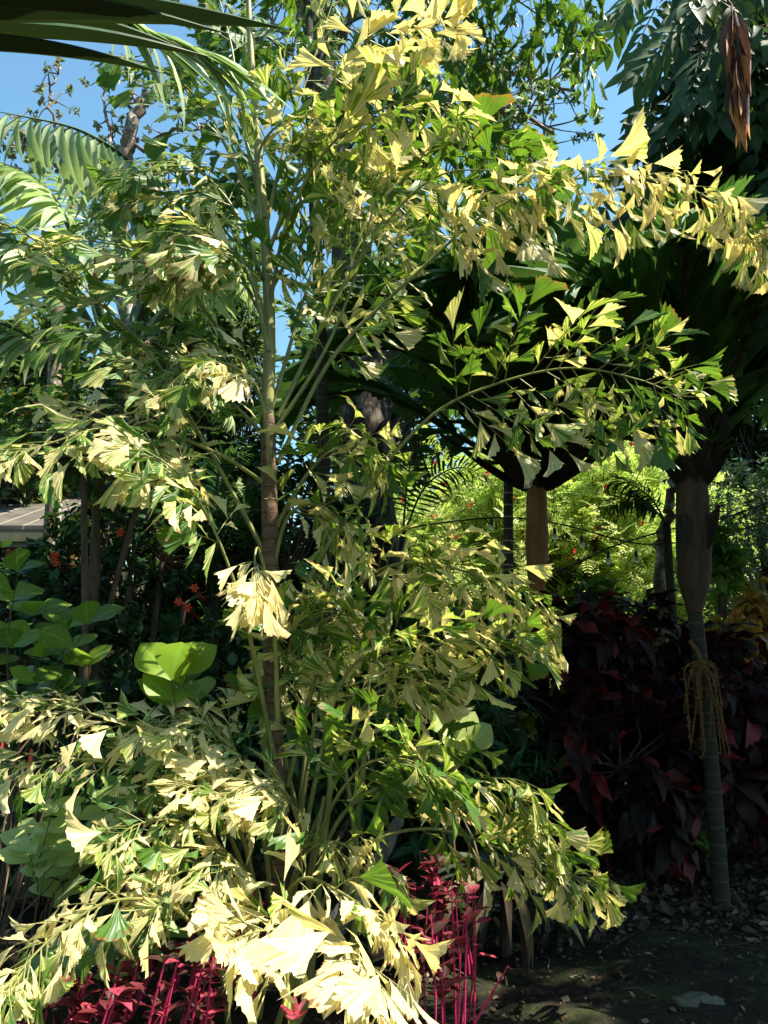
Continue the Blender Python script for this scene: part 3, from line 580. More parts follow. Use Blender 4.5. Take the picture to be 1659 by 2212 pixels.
# upright fans of the same green, lower
# ================================================================ slender ringed palm
b2 = G0(1100, 8.2); sp_ = thing('slender_ringed_palm', b2, 'slender palm with white ringed trunk beside the orange shafted palm', 'palm')
q = G(); q.tube(spl([b2, P(1102, 1400, 8.2), P(1098, 1060, 8.2), P(1105, 700, 8.2)], 24), [.06, .055, .05, .05], 10); q.build('trunk', M_ring2, sp_)
for pxl, dd, ln in (([(1105, 720), (1085, 600), (1100, 520), (1180, 500), (1230, 580)], (8.2, 7.4), .5), ([(1105, 720), (1150, 600), (1230, 560), (1330, 600)], (8.2, 8.2), .55), ([(1105, 720), (1040, 600), (960, 560), (880, 620)], (8.2, 8.2), .55), ([(1105, 720), (1120, 560), (1160, 430)], (8.2, 9), .5), ([(1105, 720), (1020, 680), (940, 700), (880, 800)], (8.2, 7.8), .5), ([(1105, 720), (1180, 680), (1260, 690), (1330, 780)], (8.2, 7.6), .5)):
    feather(sp_, mk_pts(pxl, *dd), ln, 24, LANCE, M_mid, ang=62, droop=.1, roll=.8, start=.2, r0=.014)
# ================================================================ the two broad-leaved palms with inverted cones
def broad_palm(label, base, shaft_bot, shaft_top, crown, d, rtr, rsh, seed, e0=40, e1=62, shm=None):
    shm = shm or M_palmA
    random.seed(seed); b_ = P(*base, d); b_[2] = gh(b_[0], b_[1])-.03; o = thing('broad_leaf_palm', b_, label, 'palm', 'palms with upturned cone of broad leaves')
    s0, s1 = P(*shaft_bot, d), P(*shaft_top, d)
    q = G(); q.tube(spl([b_, b_*.5+s0*.5+[.02, 0, 0], s0], 24), [rtr*1.15, rtr, rtr], 14, bump=.02); q.build('trunk', M_palmring, o)
    q = G(); q.tube(spl([s0-[0, 0, .02], s0*.5+s1*.5, s1+[0, 0, .25]], 14), [rtr*1.05, rsh*.97, rsh*1.08, rsh, rsh*.7], 16, bump=.015); q.build('crownshaft', shm, o)
    n = 19
    for i in range(n):
        a = 6.283*i/n+random.uniform(-.15, .15); el = R_(e0+(e1-e0)*((i*5) % n)/n+random.uniform(-3, 3)); hd = np.array([math.cos(a), math.sin(a)*.9, 0]); L = crown*random.uniform(.85, 1.12)
        p0 = s1+[0, 0, .05]+hd*rsh*.6; p1 = p0+hd*L*.42*math.cos(el)+Z*L*.42*math.sin(el); p2 = p0+hd*L*.83*math.cos(el*.97)+Z*L*.83*math.sin(el*.97); p3 = p2+hd*L*.3-Z*L*.02
        pts = [p0, p1, p2, p3]
        feather(o, pts, .72*crown/1.8, 12, PLEAT, M_broad, ang=44, droop=-.1, ramp=(.42, 1.5), roll=random.uniform(-.2, .2), start=.05, r0=.028, pet=M_fibre, size_tip=.85)
        # sheath: wide channelled leaf base that closes the cone
        q = G(); sh = leaf_t(.11, .62, 6, 9, -.4, .0, .05, 1, tipw=.3, seed=i); q.inst(sh, p0-Z*.12-hd*rsh*.35, p1-p0+Z*.02, -hd, L*.5, [[.2, random.random(), .5]]); sh_ = q.build('leaf_base', M_fibre, o)
    return o
bpA = broad_palm('palm with orange crownshaft, first from the feathery bush gap', (1180, 1839), (1160, 1290), (1160, 1045), 2.2, 7.2, .06, .095, 3, 33, 74)
bpB = broad_palm('palm with brown crownshaft and hanging orange flower stalks', (1560, 1975), (1500, 1315), (1497, 1040), 1.6, 5.6, .05, .112, 9, 57, 80, wood_mat('brown_crownshaft', (.014, .009, .006), (.09, .045, .022), scale=4, bstr=.5, rough=.75))
q = G(); f_ = P(1520, 1190, 5.56); q.inst(leaf_t(.16, .6, 6, 8, .9, -.25, .2, 1.3, tipw=.3, seed=4, twist=.5), f_, P(1568, 1075, 5.45)-f_, [-.6, -.7, .1], .34, [[.5, .2, .5]]); q.inst(leaf_t(.12, .6, 6, 8, .9, .2, .2, 1.3, tipw=.3, seed=6), P(1478, 1110, 5.5), P(1468, 1190, 5.46)-P(1478, 1110, 5.5), [0, -1, 0], .32, [[.5, .7, .5]]); tag(q.build('torn_sheath', M_fibre, bpB), 'torn brown leaf sheath peeling from the shaft')
# inflorescence hanging on the right palm
q = G(); top = P(1512, 1425, 5.45)
for i in range(17):
    a = random.uniform(-1, 1); e = top+np.array([a*.15+random.gauss(0, .02), random.uniform(-.1, .06), -random.uniform(.28, .70)])
    c = spl([top, top+[a*.11+random.gauss(0, .012), -.02, -random.uniform(.04, .12)], (top+e)/2+[a*.05+random.gauss(0, .02), 0, 0], e], 16); q.tube(c, [.007, .004], 4, cap=False)
    k = 26; idx = np.linspace(3, 15, k).astype(int); q.multi(TINY, c[idx]+rng.normal(0, .004, (k, 3)), rng.normal(0, 1, (k, 3)), rng.normal(0, 1, (k, 3)), .026)
q.tube([top+[-.02, .1, .12], top+[0, .03, .06], top], [.016, .014, .012], 6); tag(q.build('flower_stalk', M_infl, bpB), 'branched orange flower stalk hanging from the trunk')
# ================================================================ ferns under the arch
def fern(label, x, d, y, fr, name='fern'):
    p = P(x, y, d); b_ = np.array([p[0], p[1], 0]); o = thing(name, b_, label, 'fern', 'dark ferns'); q = G(); q.tube(spl([b_, p], 6), [.05, .04], 8, bump=.1); q.build('trunk', M_bark, o)
    for pxl in fr: feather(o, mk_pts([(x, y)]+pxl, d, d-random.uniform(0, .6)), .3, 30, STRIP, M_fern, ang=75, droop=.12, roll=.8, start=.15, r0=.009)
fern('dark feathery fern right of the thick rough trunk', 870, 7.8, 1160, [[(920, 1050), (1000, 1010), (1080, 1060)], [(880, 1040), (900, 970), (960, 960)], [(800, 1080), (760, 1080), (720, 1150)]])
fern('small dark fern spray beside the brown shafted palm', 1440, 7.6, 1130, [[(1400, 1070), (1340, 1040), (1290, 1050)], [(1400, 1090), (1350, 1080), (1300, 1100)]])
fern('shaded fern between the pavilion and the tall pale palm', 470, 7.4, 1220, [[(400, 1120), (330, 1120), (260, 1200)], [(430, 1080), (380, 1040), (320, 1060)], [(520, 1120), (580, 1110), (620, 1180)], [(470, 1080), (480, 1000), (530, 980)], [(400, 1240), (340, 1280), (300, 1340)]])
# ================================================================ string lights
m = M_('black_cable'); M_cable = m.out((.012, .012, .012), .5)
m = M_('clear_bulb'); pb = m.n('BsdfPrincipled'); om = m.n('OutputMaterial'); pb.inputs['Base Color'].default_value = (.85, .9, .88, 1); pb.inputs['Roughness'].default_value = .12; pb.inputs['Transmission Weight'].default_value = .6; m.l(pb.outputs[0], om.inputs[0]); M_bulb = m.m
def lights(label, px, d, bulbs):
    c = spl([P(x, y, d) for x, y in px], 40); o = thing('string_light', c[0], label, 'string lights', 'outdoor string lights'); q = G(); q.tube(c, [.009, .009], 5); q.build('cable', M_cable, o)
    for x, y in bulbs:
        k = int(np.argmin([abs(P(x, y, d)[0]-p[0]) for p in c])); t0 = c[k].copy(); b_ = P(x, y, d); b_[0] = t0[0]; b_[1] = t0[1]
        if t0[2]-b_[2] < .05: b_[2] = t0[2]-.08
        q = G(); q.tube([t0, b_+[0, 0, .085]], [.004, .004], 5, cap=False); q.tube([b_+[0, 0, .09], b_+[0, 0, .07], b_+[0, 0, .02]], [.010, .018, .018], 10); sk = q.build('socket', M_cable, o)
        q = G(); zz = np.linspace(0, 1, 9); q.tube([b_+[0, 0, .02-.07*v] for v in zz], [.012, .020, .027, .030, .031, .029, .024, .015, .003], 12); q.build('bulb', M_bulb, sk)
lights('upper string of clear bulbs sagging between the palm trunks', [(740, 1170), (840, 1148), (980, 1126), (1100, 1118), (1210, 1132), (1360, 1171), (1430, 1174), (1530, 1163), (1700, 1115)], 8.6, [(1072, 1138), (1211, 1158), (1258, 1175), (1372, 1208), (1440, 1218), (1596, 1203)])
lights('lower bare stretch of string light crossing behind the dark shrub', [(1200, 1235), (1265, 1208), (1330, 1178), (1450, 1143), (1560, 1120), (1700, 1070)], 8.0, [(1312, 1210)])
# ================================================================ crotons and shrubs on the right
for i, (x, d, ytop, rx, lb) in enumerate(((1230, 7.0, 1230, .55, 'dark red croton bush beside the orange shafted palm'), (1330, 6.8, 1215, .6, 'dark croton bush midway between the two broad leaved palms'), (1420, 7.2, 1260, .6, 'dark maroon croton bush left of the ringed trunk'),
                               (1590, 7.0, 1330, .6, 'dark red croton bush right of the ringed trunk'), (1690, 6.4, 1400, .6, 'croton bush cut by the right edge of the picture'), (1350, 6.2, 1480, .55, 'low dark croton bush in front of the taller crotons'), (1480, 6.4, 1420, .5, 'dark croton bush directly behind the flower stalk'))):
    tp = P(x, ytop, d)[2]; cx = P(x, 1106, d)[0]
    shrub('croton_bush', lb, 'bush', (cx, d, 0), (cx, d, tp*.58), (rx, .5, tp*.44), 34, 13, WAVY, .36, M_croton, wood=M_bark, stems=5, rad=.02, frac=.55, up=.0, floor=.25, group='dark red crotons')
for x, y, d, s, r, mt, lb in ((1560, 1210, 8.4, .26, (.12, .12, .45), M_crotonG, 'upright bright green croton right of the brown shaft'), (1590, 1400, 8.0, .26, (.45, .3, .45), M_crotonY, 'orange and yellow croton near the right edge'), (1650, 1330, 8.6, .25, (.3, .3, .4), M_crotonY, 'orange tinged croton touching the right edge'),
                       (1290, 1330, 7.6, .28, (.3, .3, .4), M_crotonG, 'green leaved croton shoots among the dark red ones')):
    c = P(x, y, d); shrub('bright_croton', lb, 'bush', (c[0], d, 0), c, r, 20, 13, WAVY, s, mt, stems=3, rad=.015, frac=.6, up=.7 if x == 1560 else .15)
c = P(1400, 1860, 6.3); shrub('ground_plant', 'low green leafy plant at the foot of the dark crotons', 'plant', (c[0], 6.3, 0), (c[0], 6.3, .25), (.5, .3, .22), 26, 12, OVATE, .14, M_mid, stems=3, rad=.006, floor=.04)
c = P(1200, 1860, 6.6); shrub('ground_plant', 'small green seedling plant left of the leafy ground plant', 'plant', (c[0], 6.6, 0), (c[0], 6.6, .2), (.4, .3, .18), 18, 10, OVATE, .12, M_mid, stems=3, rad=.006, floor=.04)
# ================================================================ middle ground behind the palm
for x, y, d, r, n, per, ts, s, mt, lb, nm in (
    (215, 930, 6.2, (.95, .6, .7), 140, 15, OVATE, .10, M_glossy, 'glossy leaved shrub with reddish shoots at left', 'glossy_shrub'),
    (300, 1180, 7.0, (.9, .5, .8), 110, 16, OVATE, .11, M_dark, 'dark shrub with red flowers left of the main trunk', 'hibiscus_shrub'),
    (120, 1420, 6.4, (.9, .5, .9), 110, 16, OVATE, .13, M_dark, 'dark shrub behind the round leaved plant', 'dark_shrub'),
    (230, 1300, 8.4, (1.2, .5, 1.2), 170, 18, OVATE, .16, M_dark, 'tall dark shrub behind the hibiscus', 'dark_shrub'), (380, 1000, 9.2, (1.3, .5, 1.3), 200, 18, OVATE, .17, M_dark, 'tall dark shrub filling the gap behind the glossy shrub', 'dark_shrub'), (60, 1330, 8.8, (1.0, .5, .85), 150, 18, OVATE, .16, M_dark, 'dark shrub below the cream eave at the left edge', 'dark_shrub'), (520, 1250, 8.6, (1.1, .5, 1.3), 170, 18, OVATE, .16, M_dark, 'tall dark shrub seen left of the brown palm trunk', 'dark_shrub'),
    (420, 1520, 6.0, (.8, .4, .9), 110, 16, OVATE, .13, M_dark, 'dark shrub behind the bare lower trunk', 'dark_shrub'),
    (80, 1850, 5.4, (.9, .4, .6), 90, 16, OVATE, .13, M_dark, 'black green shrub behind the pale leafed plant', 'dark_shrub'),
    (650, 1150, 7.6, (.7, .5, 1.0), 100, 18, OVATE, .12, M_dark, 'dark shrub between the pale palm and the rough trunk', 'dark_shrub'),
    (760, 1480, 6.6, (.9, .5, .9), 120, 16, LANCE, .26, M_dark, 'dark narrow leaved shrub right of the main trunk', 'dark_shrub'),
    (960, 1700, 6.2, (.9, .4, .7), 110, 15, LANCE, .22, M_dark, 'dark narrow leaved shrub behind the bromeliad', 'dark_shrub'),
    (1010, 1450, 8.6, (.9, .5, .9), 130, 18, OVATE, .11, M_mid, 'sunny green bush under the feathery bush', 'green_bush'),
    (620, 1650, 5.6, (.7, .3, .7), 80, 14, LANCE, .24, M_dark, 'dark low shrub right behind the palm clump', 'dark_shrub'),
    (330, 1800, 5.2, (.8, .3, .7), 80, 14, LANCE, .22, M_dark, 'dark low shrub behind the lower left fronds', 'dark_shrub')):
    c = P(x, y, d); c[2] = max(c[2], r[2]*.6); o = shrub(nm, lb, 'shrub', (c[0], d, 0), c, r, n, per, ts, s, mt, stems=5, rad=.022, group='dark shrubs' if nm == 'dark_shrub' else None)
    if nm == 'hibiscus_shrub':
        for fx_, fy_ in ((385, 1300), (405, 1312), (420, 1270), (120, 1215), (118, 1200), (260, 1150)):
            q = G(); p = P(fx_, fy_, 6.3); k = 6; a = np.linspace(0, 6.28, k, endpoint=False); q.multi(SMALL, np.repeat(p[None], k, 0), np.c_[np.cos(a), -.4+0*a, np.sin(a)], np.tile([0, -1., .2], (k, 1)), .045); q.tube([p, p+[.05, .3, -.1]], [.004, .004], 3, cap=False); q.build('flower', M_flower, o)
# spiky bromeliad
def rosette(name, label, c, n, L, ts, mat, up=.6, cat='plant', stem=None, group=None):
    b_ = np.array([c[0], c[1], gh(c[0], c[1])]); o = thing(name, b_, label, cat, group); q = G(); a = rng.uniform(0, 6.28, n); e = rng.uniform(.0, 1., n)*up*1.6
    q.multi(ts, np.repeat(np.array(c)[None], n, 0)+rng.normal(0, .015, (n, 3)), np.c_[np.cos(a), np.sin(a), e], np.tile(Z, (n, 1)), L*rng.uniform(.7, 1.1, n)); q.build('leaves', mat, o)
    if c[2]-b_[2] > .05: q = G(); q.tube(spl([b_, np.array(c)], 5), [.04, .03], 7, bump=.1); q.build('stem', M_bark, o)
    return o
BS = [leaf_t(.07, .5, 4, 9, .5, d, seed=i) for i, d in enumerate((.8, 1.5, 2.1))]; BW = [leaf_t(.10, .55, 4, 10, .4, d, .1, 1, seed=i, twist=.3*i) for i, d in enumerate((1.2, 1.8, 2.4))]
rosette('spiky_bromeliad', 'dark spiky bromeliad standing before the thin ringed palm', P(1090, 1530, 6.6), 34, .5, BS, M_brom, 1.2)
rosette('spiky_bromeliad', 'spiky bromeliad low behind the striped fronds, right of centre', P(1160, 1640, 6.9), 30, .45, BS, M_brom, 1.0)
o = rosette('drooping_bromeliad', 'big grey bromeliad with wide dying leaves drooping to bare soil', P(1090, 1905, 4.9), 30, .62, BW, M_brom, .7)
q = G(); c0 = P(1090, 1915, 4.9); a = rng.uniform(-2.8, -.2, 9); q.multi([leaf_t(.055, .6, 2, 10, .9, d, .3, 1, seed=i, twist=.8) for i, d in enumerate((1.6, 2., 2.4))], np.repeat(c0[None], 9, 0), np.c_[np.cos(a), np.sin(a), rng.uniform(.2, .7, 9)], np.tile(Z, (9, 1)), .6*rng.uniform(.8, 1.2, 9)); tag(q.build('dry_leaves', M_dry, o), 'dry curled brown lower leaves')
# lichen stump
p = P(862, 1770, 4.9); b_ = np.array([p[0]-.42, 4.9, 0]); q = G(); q.tube(spl([b_, (b_+p)/2+[.03, 0, 0], p], 14), [.07, .055, .03], 12, bump=.2)
M_lich = wood_mat('lichen_stump_bark', (.07, .07, .065), (.20, .20, .19), scale=4, bstr=1., lichen=(.10, .10, .08)); o = q.build('lichen_stump', M_lich, origin=b_); tag(o, 'grey lichen covered stump half hidden behind the palm fronds', 'stump')
# round-leaved plants
def rosettes_plant(name, label, base, tips, leafsz, ts, mat, per=9, stemr=.01, cat='plant', spread=1., up=.35, group=None):
    b_ = np.array(base, float); b_[2] = gh(b_[0], b_[1])-.01; o = thing(name, b_, label, cat, group); gs, gl = G(), G(); cv = twigs(gs, [b_+rng.normal(0, .03, 3)*[1, 1, 0] for _ in tips], tips, stemr, .05, 10, 6)
    pos, dr, nh, sc = [], [], [], []
    for c in cv:
        for j in range(per):
            a = j*2.4+random.random()*.5; k = min(9, 9-int(j*.35)); e = up+.5*random.random()-(.05*j)
            pos.append(c[k]); dr.append(nz([math.cos(a)*spread, math.sin(a)*spread, e])); nh.append(nz([random.gauss(0, .3), random.gauss(-.8, .3), 1])); sc.append(leafsz*random.uniform(.75, 1.15))
    gl.multi(ts, pos, dr, nh, sc); gs.build('stems', M_twig, o); gl.build('leaves', mat, o); return o
rosettes_plant('round_leaf_plant', 'round paddle leaved plant at the left edge', G0(60, 4.6), [P(x, y, 4.6+random.uniform(-.3, .3)) for x, y in ((40, 1235), (20, 1300), (70, 1330), (25, 1400), (90, 1420), (145, 1360), (60, 1480), (190, 1350), (180, 1440), (130, 1500), (20, 1530))], .21, ROUND, M_round, 5, up=.6)
rosettes_plant('round_leaf_plant', 'round leaved sprig glowing green against the dark gap', G0(400, 4.5), [P(370, 1470, 4.0), P(395, 1480, 4.1)], .27, ROUND, M_round, 5, up=.9)
rosettes_plant('round_leaf_plant', 'pale olive paddle leaves right of the yellow green fans', G0(985, 4.9), [P(985, 1600, 4.8), P(1000, 1625, 4.9), P(960, 1640, 4.8)], .22, ROUND, M_roundp, 4, up=.9)
rosettes_plant('pale_leaf_plant', 'pale yellow green plant low at the left edge', G0(130, 4.3), [P(x, y, 4.2+random.uniform(-.2, .2)) for x, y in ((110, 1760), (170, 1770), (70, 1800), (150, 1840), (200, 1830), (100, 1870), (215, 1790), (140, 1900), (60, 1840))], .17, OVATE, M_pale, 7, .007)
rosettes_plant('sage_leaf_plant', 'sage green leafy plant under the arching lower left frond', G0(290, 3.9), [P(x, y, 3.75+random.uniform(-.2, .2)) for x, y in ((360, 1990), (330, 1970), (280, 2000), (310, 2040), (200, 2060), (150, 2090), (250, 2100), (180, 2020), (130, 2060), (90, 2100))], .13, OVATE, M_sage, 6, .006)
rosettes_plant('variegated_seedling', 'small bright green seedling in the bottom left corner', G0(50, 3.3), [P(30, 2150, 3.3), P(75, 2160, 3.3)], .12, OVATE, M_mid, 5, .005)
# red stem plants
def red_clump(label, xs_, d, y0_, y1_, n, lean, leafsz, per, group='red stemmed plants', rr=.0065):
    b_ = G0(sum(xs_)/2, d); b_[2] = gh(b_[0], b_[1])-.02; o = thing('red_stem_plant', b_, label, 'plant', group); gs, gl = G(), G(); cv = []
    for i in range(n):
        x = random.uniform(*xs_); dd = d+random.uniform(-.25, .25); a = G0(x+random.uniform(-10, 10), dd); a[2] = -.02; e = P(x+lean*random.uniform(.4, 1.3)+random.gauss(0, 10), random.uniform(y0_, y1_), dd)
        if e[2] < .08: e[2] = .08+random.random()*.2
        c = spl([a, (a+e)/2+rng.normal(0, .012, 3), e], 12); gs.tube(c, [rr, rr*.8, rr*.45], 6, cap=False); cv.append(c)
        for f in (3, 5, 7, 9): gs.tube([c[f]-nz(c[f+1]-c[f])*.003, c[f]+nz(c[f+1]-c[f])*.003], [rr*1.25, rr*1.25], 6, cap=False)
    leaves_on(gl, cv, per, SMALL+OVATE[:1], leafsz, .55, 1., .0); s_ = gs.build('stems', M_redstem, o); gl.build('leaves', M_redleaf, o); return o
red_clump('tall bare magenta stems standing beside the dark bare soil', (950, 1010), 3.9, 1905, 1975, 7, 30, .09, 5, rr=.005)
red_clump('magenta stemmed plant with reddish leaves right of the cream leaflets', (850, 950), 3.7, 1900, 2120, 10, 12, .10, 8, rr=.0045)
red_clump('single magenta shoot leaning out over the dark soil', (985, 990), 3.5, 2085, 2095, 1, 95, .07, 3)
red_clump('dark red leafed plant under the arching lower left frond', (330, 470), 4.0, 1960, 2060, 10, 0, .12, 7)
red_clump('red plant behind the lower palm stems', (470, 600), 4.3, 1900, 2060, 10, 5, .13, 8)
red_clump('low red leafed carpet plant at the bottom left', (60, 260), 3.5, 2100, 2200, 13, 0, .10, 8)
red_clump('low red leafed plant at the bottom centre left', (260, 480), 3.45, 2060, 2190, 15, 0, .09, 8)
red_clump('small red leafed plant behind the magenta stems', (840, 1000), 4.6, 1840, 1930, 14, 0, .1, 10)
p = P(630, 2205, 3.0); b_ = np.array([p[0], p[1], 0]); o = thing('pink_flower', b_, 'pink and white bloom at the bottom edge below cream leaves', 'flower'); q = G(); k = 9; a = np.linspace(0, 6.28, k, endpoint=False)
q.multi([leaf_t(.3, .9, 4, 6, .4, -.5, seed=3)], np.repeat(p[None], k, 0), np.c_[np.cos(a), np.sin(a)*.6-.3, .35+.5*rng.random(k)], np.tile(Z, (k, 1)), .075*rng.uniform(.8, 1.2, k)); q.build('petals', M_pink, o); q = G(); q.tube([b_, p], [.006, .005], 6); q.build('stem', M_redstem, o)
# ================================================================ THE VARIEGATED FISHTAIL PALM
D = 4.3; b_ = G0(600, D); fpalm = thing('fishtail_palm', b_, 'tall cream and green variegated fishtail palm filling the picture', 'palm', 'fishtail palms')
tp = [b_]+[P(x, y, D) for x, y in ((600, 1850), (597, 1650), (588, 1500), (585, 1300), (582, 1100), (578, 900))]
q = G(); q.tube(spl(tp, 40), [.052, .05, .047, .045, .044, .041], 16, bump=.03); q.build('trunk', M_ptrunk, fpalm)
q = G(); q.tube(spl([P(578, 905, D), P(582, 700, D), P(572, 500, D), P(555, 300, D), P(540, 80, D), P(535, -60, D)], 30), [.036, .034, .030, .024, .018, .015], 12, bump=.02); q.build('leaf_shaft', M_ptop, fpalm)
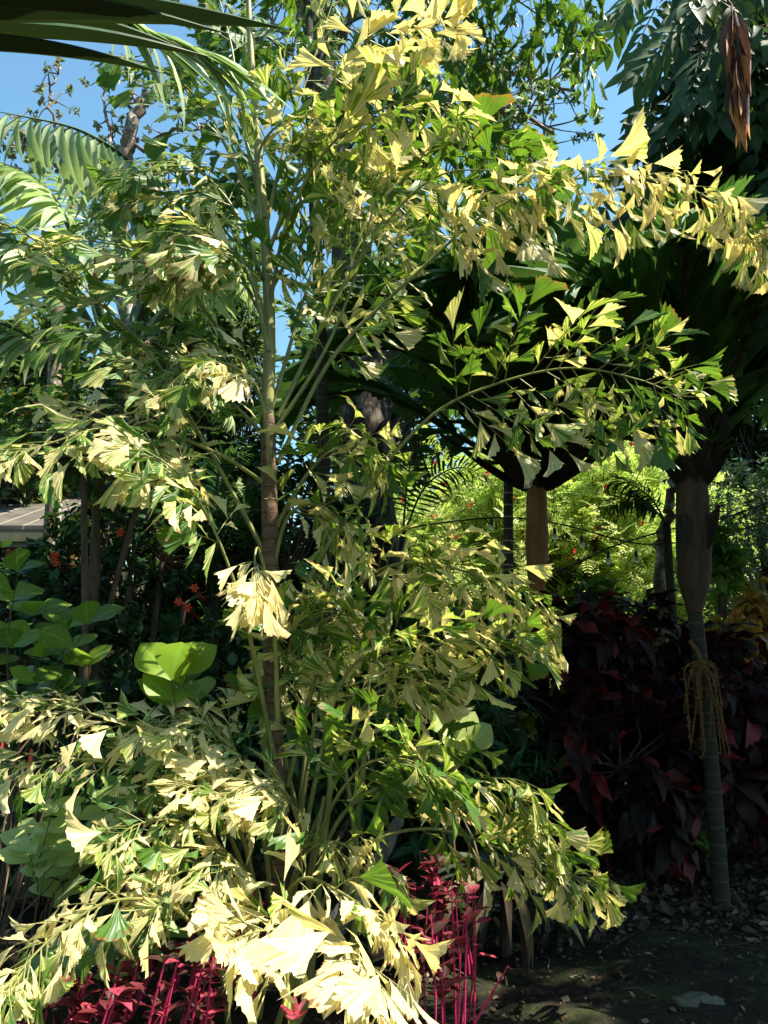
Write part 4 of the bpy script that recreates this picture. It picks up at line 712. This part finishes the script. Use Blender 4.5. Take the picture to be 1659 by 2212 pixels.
# petioles clasping the trunk and sucker stems of the clump
for px in ([(600, 1800), (570, 1600), (548, 1420), (520, 1280)], [(660, 2212), (690, 1900), (715, 1650), (690, 1450)], [(700, 2150), (760, 1850), (790, 1600), (800, 1400)], [(500, 2212), (480, 1990), (475, 1850), (440, 1750)], [(540, 2180), (530, 1950), (545, 1800)], [(640, 2150), (668, 1900), (700, 1720)], [(830, 1380), (850, 1290), (880, 1160)], [(760, 2100), (770, 1850), (745, 1650)]):
    q = G(); cc = spl([P(x, y, 4.25 if i else 4.2) for i, (x, y) in enumerate(px)], 16); q.tube(cc, [.020, .016, .009], 8, bump=.03); q.build('sucker_stem', M_petiole, fpalm)
FR = [
 ([(575, 700), (500, 560), (420, 450), (330, 420), (230, 450)], (4.4, 4.5), .38, .34, 13, .20, .8, .3, .5),
 ([(578, 640), (660, 500), (760, 420), (880, 430), (980, 500)], (4.5, 4.6), .45, .34, 13, .20, .8, .3, .5),
 ([(575, 560), (640, 400), (740, 330), (830, 330), (920, 390)], (4.5, 4.8), .30, .32, 12, .21, .8, .3, .5),
 ([(580, 760), (540, 600), (470, 520), (400, 520), (320, 590)], (4.2, 4.0), .6, .30, 12, .19, .8, .3, .5),
 ([(572, 470), (560, 330), (620, 260), (690, 280)], (4.2, 4.1), .5, .24, 8, .20, .8, .3, .5),
 # px path, depths, ivory, L, n, leaflet, roll, start
 ([(600, 1000), (720, 770), (900, 590), (1060, 455), (1250, 385), (1450, 395), (1590, 470), (1650, 570)], (4.3, 3.9), .77, .23, 32, .205, .6, .36, 1.4),
 ([(610, 1500), (660, 1270), (790, 1060), (930, 900), (1070, 830), (1230, 795), (1380, 820), (1480, 865)], (4.3, 3.7), .40, .44, 16, .185, 1.15, .5, .2),
 ([(572, 560), (630, 420), (700, 230), (770, 110), (860, 60), (1000, 60)], (4.3, 3.9), .93, .17, 7, .26, .8, .5, .35),
 ([(575, 700), (620, 480), (700, 330), (800, 250), (900, 215), (1000, 255)], (4.3, 3.8), .62, .20, 8, .25, .8, .45, .35),
 ([(560, 480), (500, 340), (430, 220), (350, 150), (250, 120)], (4.3, 4.4), .22, .35, 12, .19, .8, .25, .7),
 ([(565, 600), (510, 460), (430, 370), (350, 350), (250, 380)], (4.3, 4.2), .40, .35, 13, .19, .8, .25, .6),
 ([(575, 1200), (500, 1060), (435, 944), (330, 770), (210, 649), (90, 530), (0, 480)], (4.3, 3.9), .45, .42, 16, .19, .7, .35, .5),
 ([(580, 1050), (480, 985), (350, 935), (220, 925), (100, 960), (0, 985)], (4.3, 3.6), .62, .35, 13, .20, .7, .25, .4),
 ([(592, 1640), (545, 1400), (500, 1240), (440, 1100), (370, 1010), (270, 950)], (4.2, 3.7), .62, .28, 10, .20, .9, .5, .4),
 ([(600, 1560), (590, 1330), (560, 1190), (550, 1215), (560, 1290)], (4.1, 3.8), .86, .14, 6, .21, .6, .75, 1.2),
 ([(620, 1700), (690, 1440), (770, 1270), (880, 1215), (1020, 1240), (1120, 1300), (1190, 1350)], (4.3, 3.9), .66, .26, 15, .19, .9, .4, .4),
 ([(640, 1900), (700, 1600), (760, 1440), (880, 1400), (1000, 1390), (1140, 1395)], (4.3, 3.8), .50, .32, 12, .19, .8, .45, .3),
 ([(650, 2000), (700, 1780), (780, 1660), (870, 1640), (950, 1680)], (4.2, 3.5), .34, .30, 12, .20, .8, .35, .1),
 ([(640, 2000), (740, 1760), (890, 1680), (1050, 1690), (1130, 1740), (1200, 1820)], (4.3, 4.0), .52, .36, 14, .18, .7, .35, .6),
 ([(650, 2050), (760, 1850), (920, 1790), (1100, 1840), (1210, 1880), (1300, 1915)], (4.2, 3.9), .55, .28, 13, .16, .9, .4, .5),
 ([(570, 2000), (500, 1750), (350, 1600), (190, 1540), (90, 1520), (0, 1530)], (4.2, 3.8), .78, .17, 13, .15, .6, .45, .4),
 ([(570, 2000), (470, 1760), (320, 1670), (170, 1640), (60, 1650), (-20, 1670)], (4.2, 3.7), .48, .16, 13, .15, .7, .35, .4),
 ([(560, 2050), (500, 1870), (400, 1780), (300, 1780), (230, 1830)], (4.2, 3.6), .42, .20, 12, .17, .7, .35, .4),
 ([(495, 2230), (480, 2110), (425, 2010), (350, 1950), (230, 1950), (120, 2020), (50, 2090), (10, 2150)], (3.9, 3.1), .66, .17, 15, .16, .6, .42, .8),
 ([(560, 2200), (590, 2000), (650, 1900), (740, 1930), (820, 1990), (860, 2010)], (4.0, 3.0), .9, .22, 8, .22, .8, .4, .6),
 ([(600, 2212), (640, 2080), (620, 2020), (570, 2010), (500, 2030)], (3.6, 2.9), .84, .2, 7, .22, .8, .4, .6),
 ([(640, 2212), (720, 2080), (760, 2050), (790, 2090), (830, 2140)], (3.4, 2.6), .95, .18, 6, .24, .9, .5, .6),
 ([(600, 1950), (560, 1720), (500, 1620), (430, 1560), (330, 1560)], (4.3, 4.0), .70, .30, 11, .18, .8, .4, .3),
 ([(590, 2000), (570, 1820), (530, 1730), (470, 1700), (400, 1700)], (4.2, 3.8), .66, .24, 8, .16, .7, .35, .4),
 ([(620, 2000), (650, 1830), (620, 1720), (560, 1690), (480, 1720)], (4.2, 3.8), .66, .24, 9, .15, .7, .4, .5),
 ([(600, 2050), (640, 1880), (700, 1820), (780, 1840), (860, 1900)], (4.1, 3.6), .6, .24, 9, .16, .7, .4, .6),
 ([(560, 2100), (500, 1940), (430, 1870), (370, 1860), (310, 1890)], (4.1, 3.6), .66, .2, 8, .15, .7, .4, .6),
 ([(570, 2100), (540, 1930), (500, 1850), (480, 1870), (470, 1930)], (4.1, 3.5), .7, .2, 8, .16, .7, .4, .6),
 ([(580, 950), (690, 780), (760, 620), (800, 470), (830, 370)], (4.3, 4.2), .5, .38, 13, .19, .8, .3, .4),
 ([(582, 900), (640, 700), (680, 560), (700, 430), (690, 330)], (4.3, 4.5), .40, .38, 12, .19, .8, .3, .3),
 ([(580, 850), (480, 720), (380, 600), (250, 530), (120, 520)], (4.3, 4.1), .50, .40, 14, .19, .8, .3, .4),
 ([(580, 950), (480, 850), (370, 760), (270, 720), (170, 740)], (4.3, 4.6), .50, .35, 12, .19, .7, .3, .4),
 ([(572, 500), (620, 300), (680, 120), (740, -60)], (4.3, 4.4), .34, .32, 11, .19, .8, .3, .3),
 ([(560, 420), (520, 250), (500, 100), (460, -50)], (4.3, 4.5), .3, .32, 11, .19, .8, .3, .3),
 ([(600, 900), (740, 620), (860, 450), (960, 375), (1080, 370), (1160, 385)], (4.3, 4.2), .18, .26, 8, .27, .9, .5, .4),
 ([(590, 1150), (660, 1030), (720, 970), (780, 970), (830, 1000)], (4.3, 4.1), .55, .26, 9, .19, .7, .3, .4),
 ([(585, 1000), (560, 850), (500, 790), (420, 790), (350, 850)], (4.2, 3.9), .60, .30, 11, .19, .8, .3, .5),
 ([(585, 800), (560, 640), (510, 560), (440, 560), (380, 620)], (4.3, 4.0), .5, .30, 11, .19, .8, .3, .5),
 ([(585, 1250), (620, 1120), (680, 1090), (740, 1130), (780, 1200)], (4.3, 4.1), .6, .26, 9, .18, .8, .3, .5),
 ([(640, 1800), (660, 1600), (640, 1500), (600, 1450)], (4.4, 4.4), .6, .26, 9, .18, .8, .35, .3),
 ([(650, 1850), (740, 1650), (790, 1520), (860, 1480), (960, 1490)], (4.3, 4.1), .5, .30, 11, .18, .8, .35, .3),
 ([(650, 1750), (690, 1500), (720, 1360), (700, 1260)], (4.3, 4.3), .45, .30, 10, .18, .8, .35, .3),
 ([(640, 1750), (600, 1540), (640, 1400), (720, 1330), (800, 1340)], (4.4, 4.0), .5, .28, 10, .18, .8, .4, .3),
]
for px, d, iv, L, n, ls, roll, st, dr_ in FR:
    iv = iv*.95+.0 if iv < .78 else iv
    fish_frond(fpalm, px, d, iv, L, n, ls*(.97 if d[1] > 3.2 else .93), roll, st, droop=dr_, dens=(.62 if iv > .85 else 1.05))
# low growth: litter, fallen leaves, stone
q = G(); n = 3600; x = np.r_[rng.uniform(.6, 4.2, n-300), rng.uniform(-3, 4, 300)]; y = np.r_[5.0+3*rng.random(n-300), rng.uniform(3, 10, 300)]; q.multi([leaf_t(.2, .9, 2, 5, .6, d_, .3, 1, seed=i) for i, d_ in enumerate((.6, 1.6, -.8))], np.c_[x, y, gz(x, y)+.015], np.c_[rng.normal(0, 1, n), rng.normal(0, 1, n), rng.normal(0, .2, n)], np.c_[rng.normal(0, .35, n), rng.normal(0, .35, n), np.ones(n)], .10*rng.uniform(.3, 1.4, n))
n = 3000; x = rng.uniform(.2, 3.2, n); y = rng.uniform(3.2, 7.5, n); q.multi(TINY, np.c_[x, y, gz(x, y)+.01], np.c_[rng.normal(0, 1, n), rng.normal(0, 1, n), rng.normal(0, .3, n)], np.c_[rng.normal(0, .5, n), rng.normal(0, .5, n), np.ones(n)], .035*rng.uniform(.3, 1.4, n))
for _ in range(110):
    x, y, a = random.uniform(.3, 3.6), random.uniform(3.2, 7.5), random.uniform(0, 6.28); L = random.uniform(.05, .3); z = gh(x, y)+.012
    q.tube([(x, y, z), (x+L*.5*math.cos(a), y+L*.5*math.sin(a), z+.015), (x+L*math.cos(a+.3), y+L*math.sin(a+.3), z)], [.004, .002], 4, cap=False)
tag(q.build('leaf_litter', M_dry), 'dry brown leaf litter under the crotons', 'leaf litter', kind='stuff')
for x, y, d, s, lb in ((1120, 2055, 4.6, .05, 'small pale fallen leaf on the dark moss'), (1065, 2125, 4.1, .06, 'curled fallen leaf beside the leaning magenta shoot'), (1210, 2143, 4.15, .05, 'pale fallen leaf in the middle of the bare soil'), (1580, 2140, 4.15, .07, 'orange brown fallen leaf near the right edge'), (1460, 2190, 3.95, .06, 'yellowish fallen leaf at the foot of the stone'), (1385, 2205, 3.9, .04, 'tiny pale fallen leaf at the bottom edge')):
    t_ = (1.6)/(-(P(x, y, 1.)[2]-CAMZ)); p = P(x, y, t_); p[2] = gh(p[0], p[1])+.012; q = G(); q.inst(leaf_t(.3, .9, 4, 6, .5, 1.2, .3, 1, seed=int(x)), p, [random.gauss(0, 1), random.gauss(0, 1), .1], Z, s*1.4, [[.9, .3, .5]]); o = q.build('fallen_leaf', M_dry, origin=p); tag(o, lb, 'leaf', 'fallen leaves on the soil')
p = P(1510, 2165, 1.); t_ = 1.6/-(p[2]-CAMZ); p = P(1510, 2165, t_); q = G(); th = np.linspace(0, math.pi, 13); q.tube([p+[.11*math.cos(a), .02*math.sin(5*a), 0] for a in th], [max(.004, .055*math.sin(a)**.6) for a in th], 14, flat=.6, bump=.25)
o = q.build('mossy_stone', wood_mat('mossy_stone', (.03, .035, .02), (.13, .125, .09), scale=5, bstr=1.), origin=p); tag(o, 'mossy grey stone half sunk in the soil, bottom right', 'stone')
for o in bpy.data.objects:
    if '_w' in o: del o['_w']
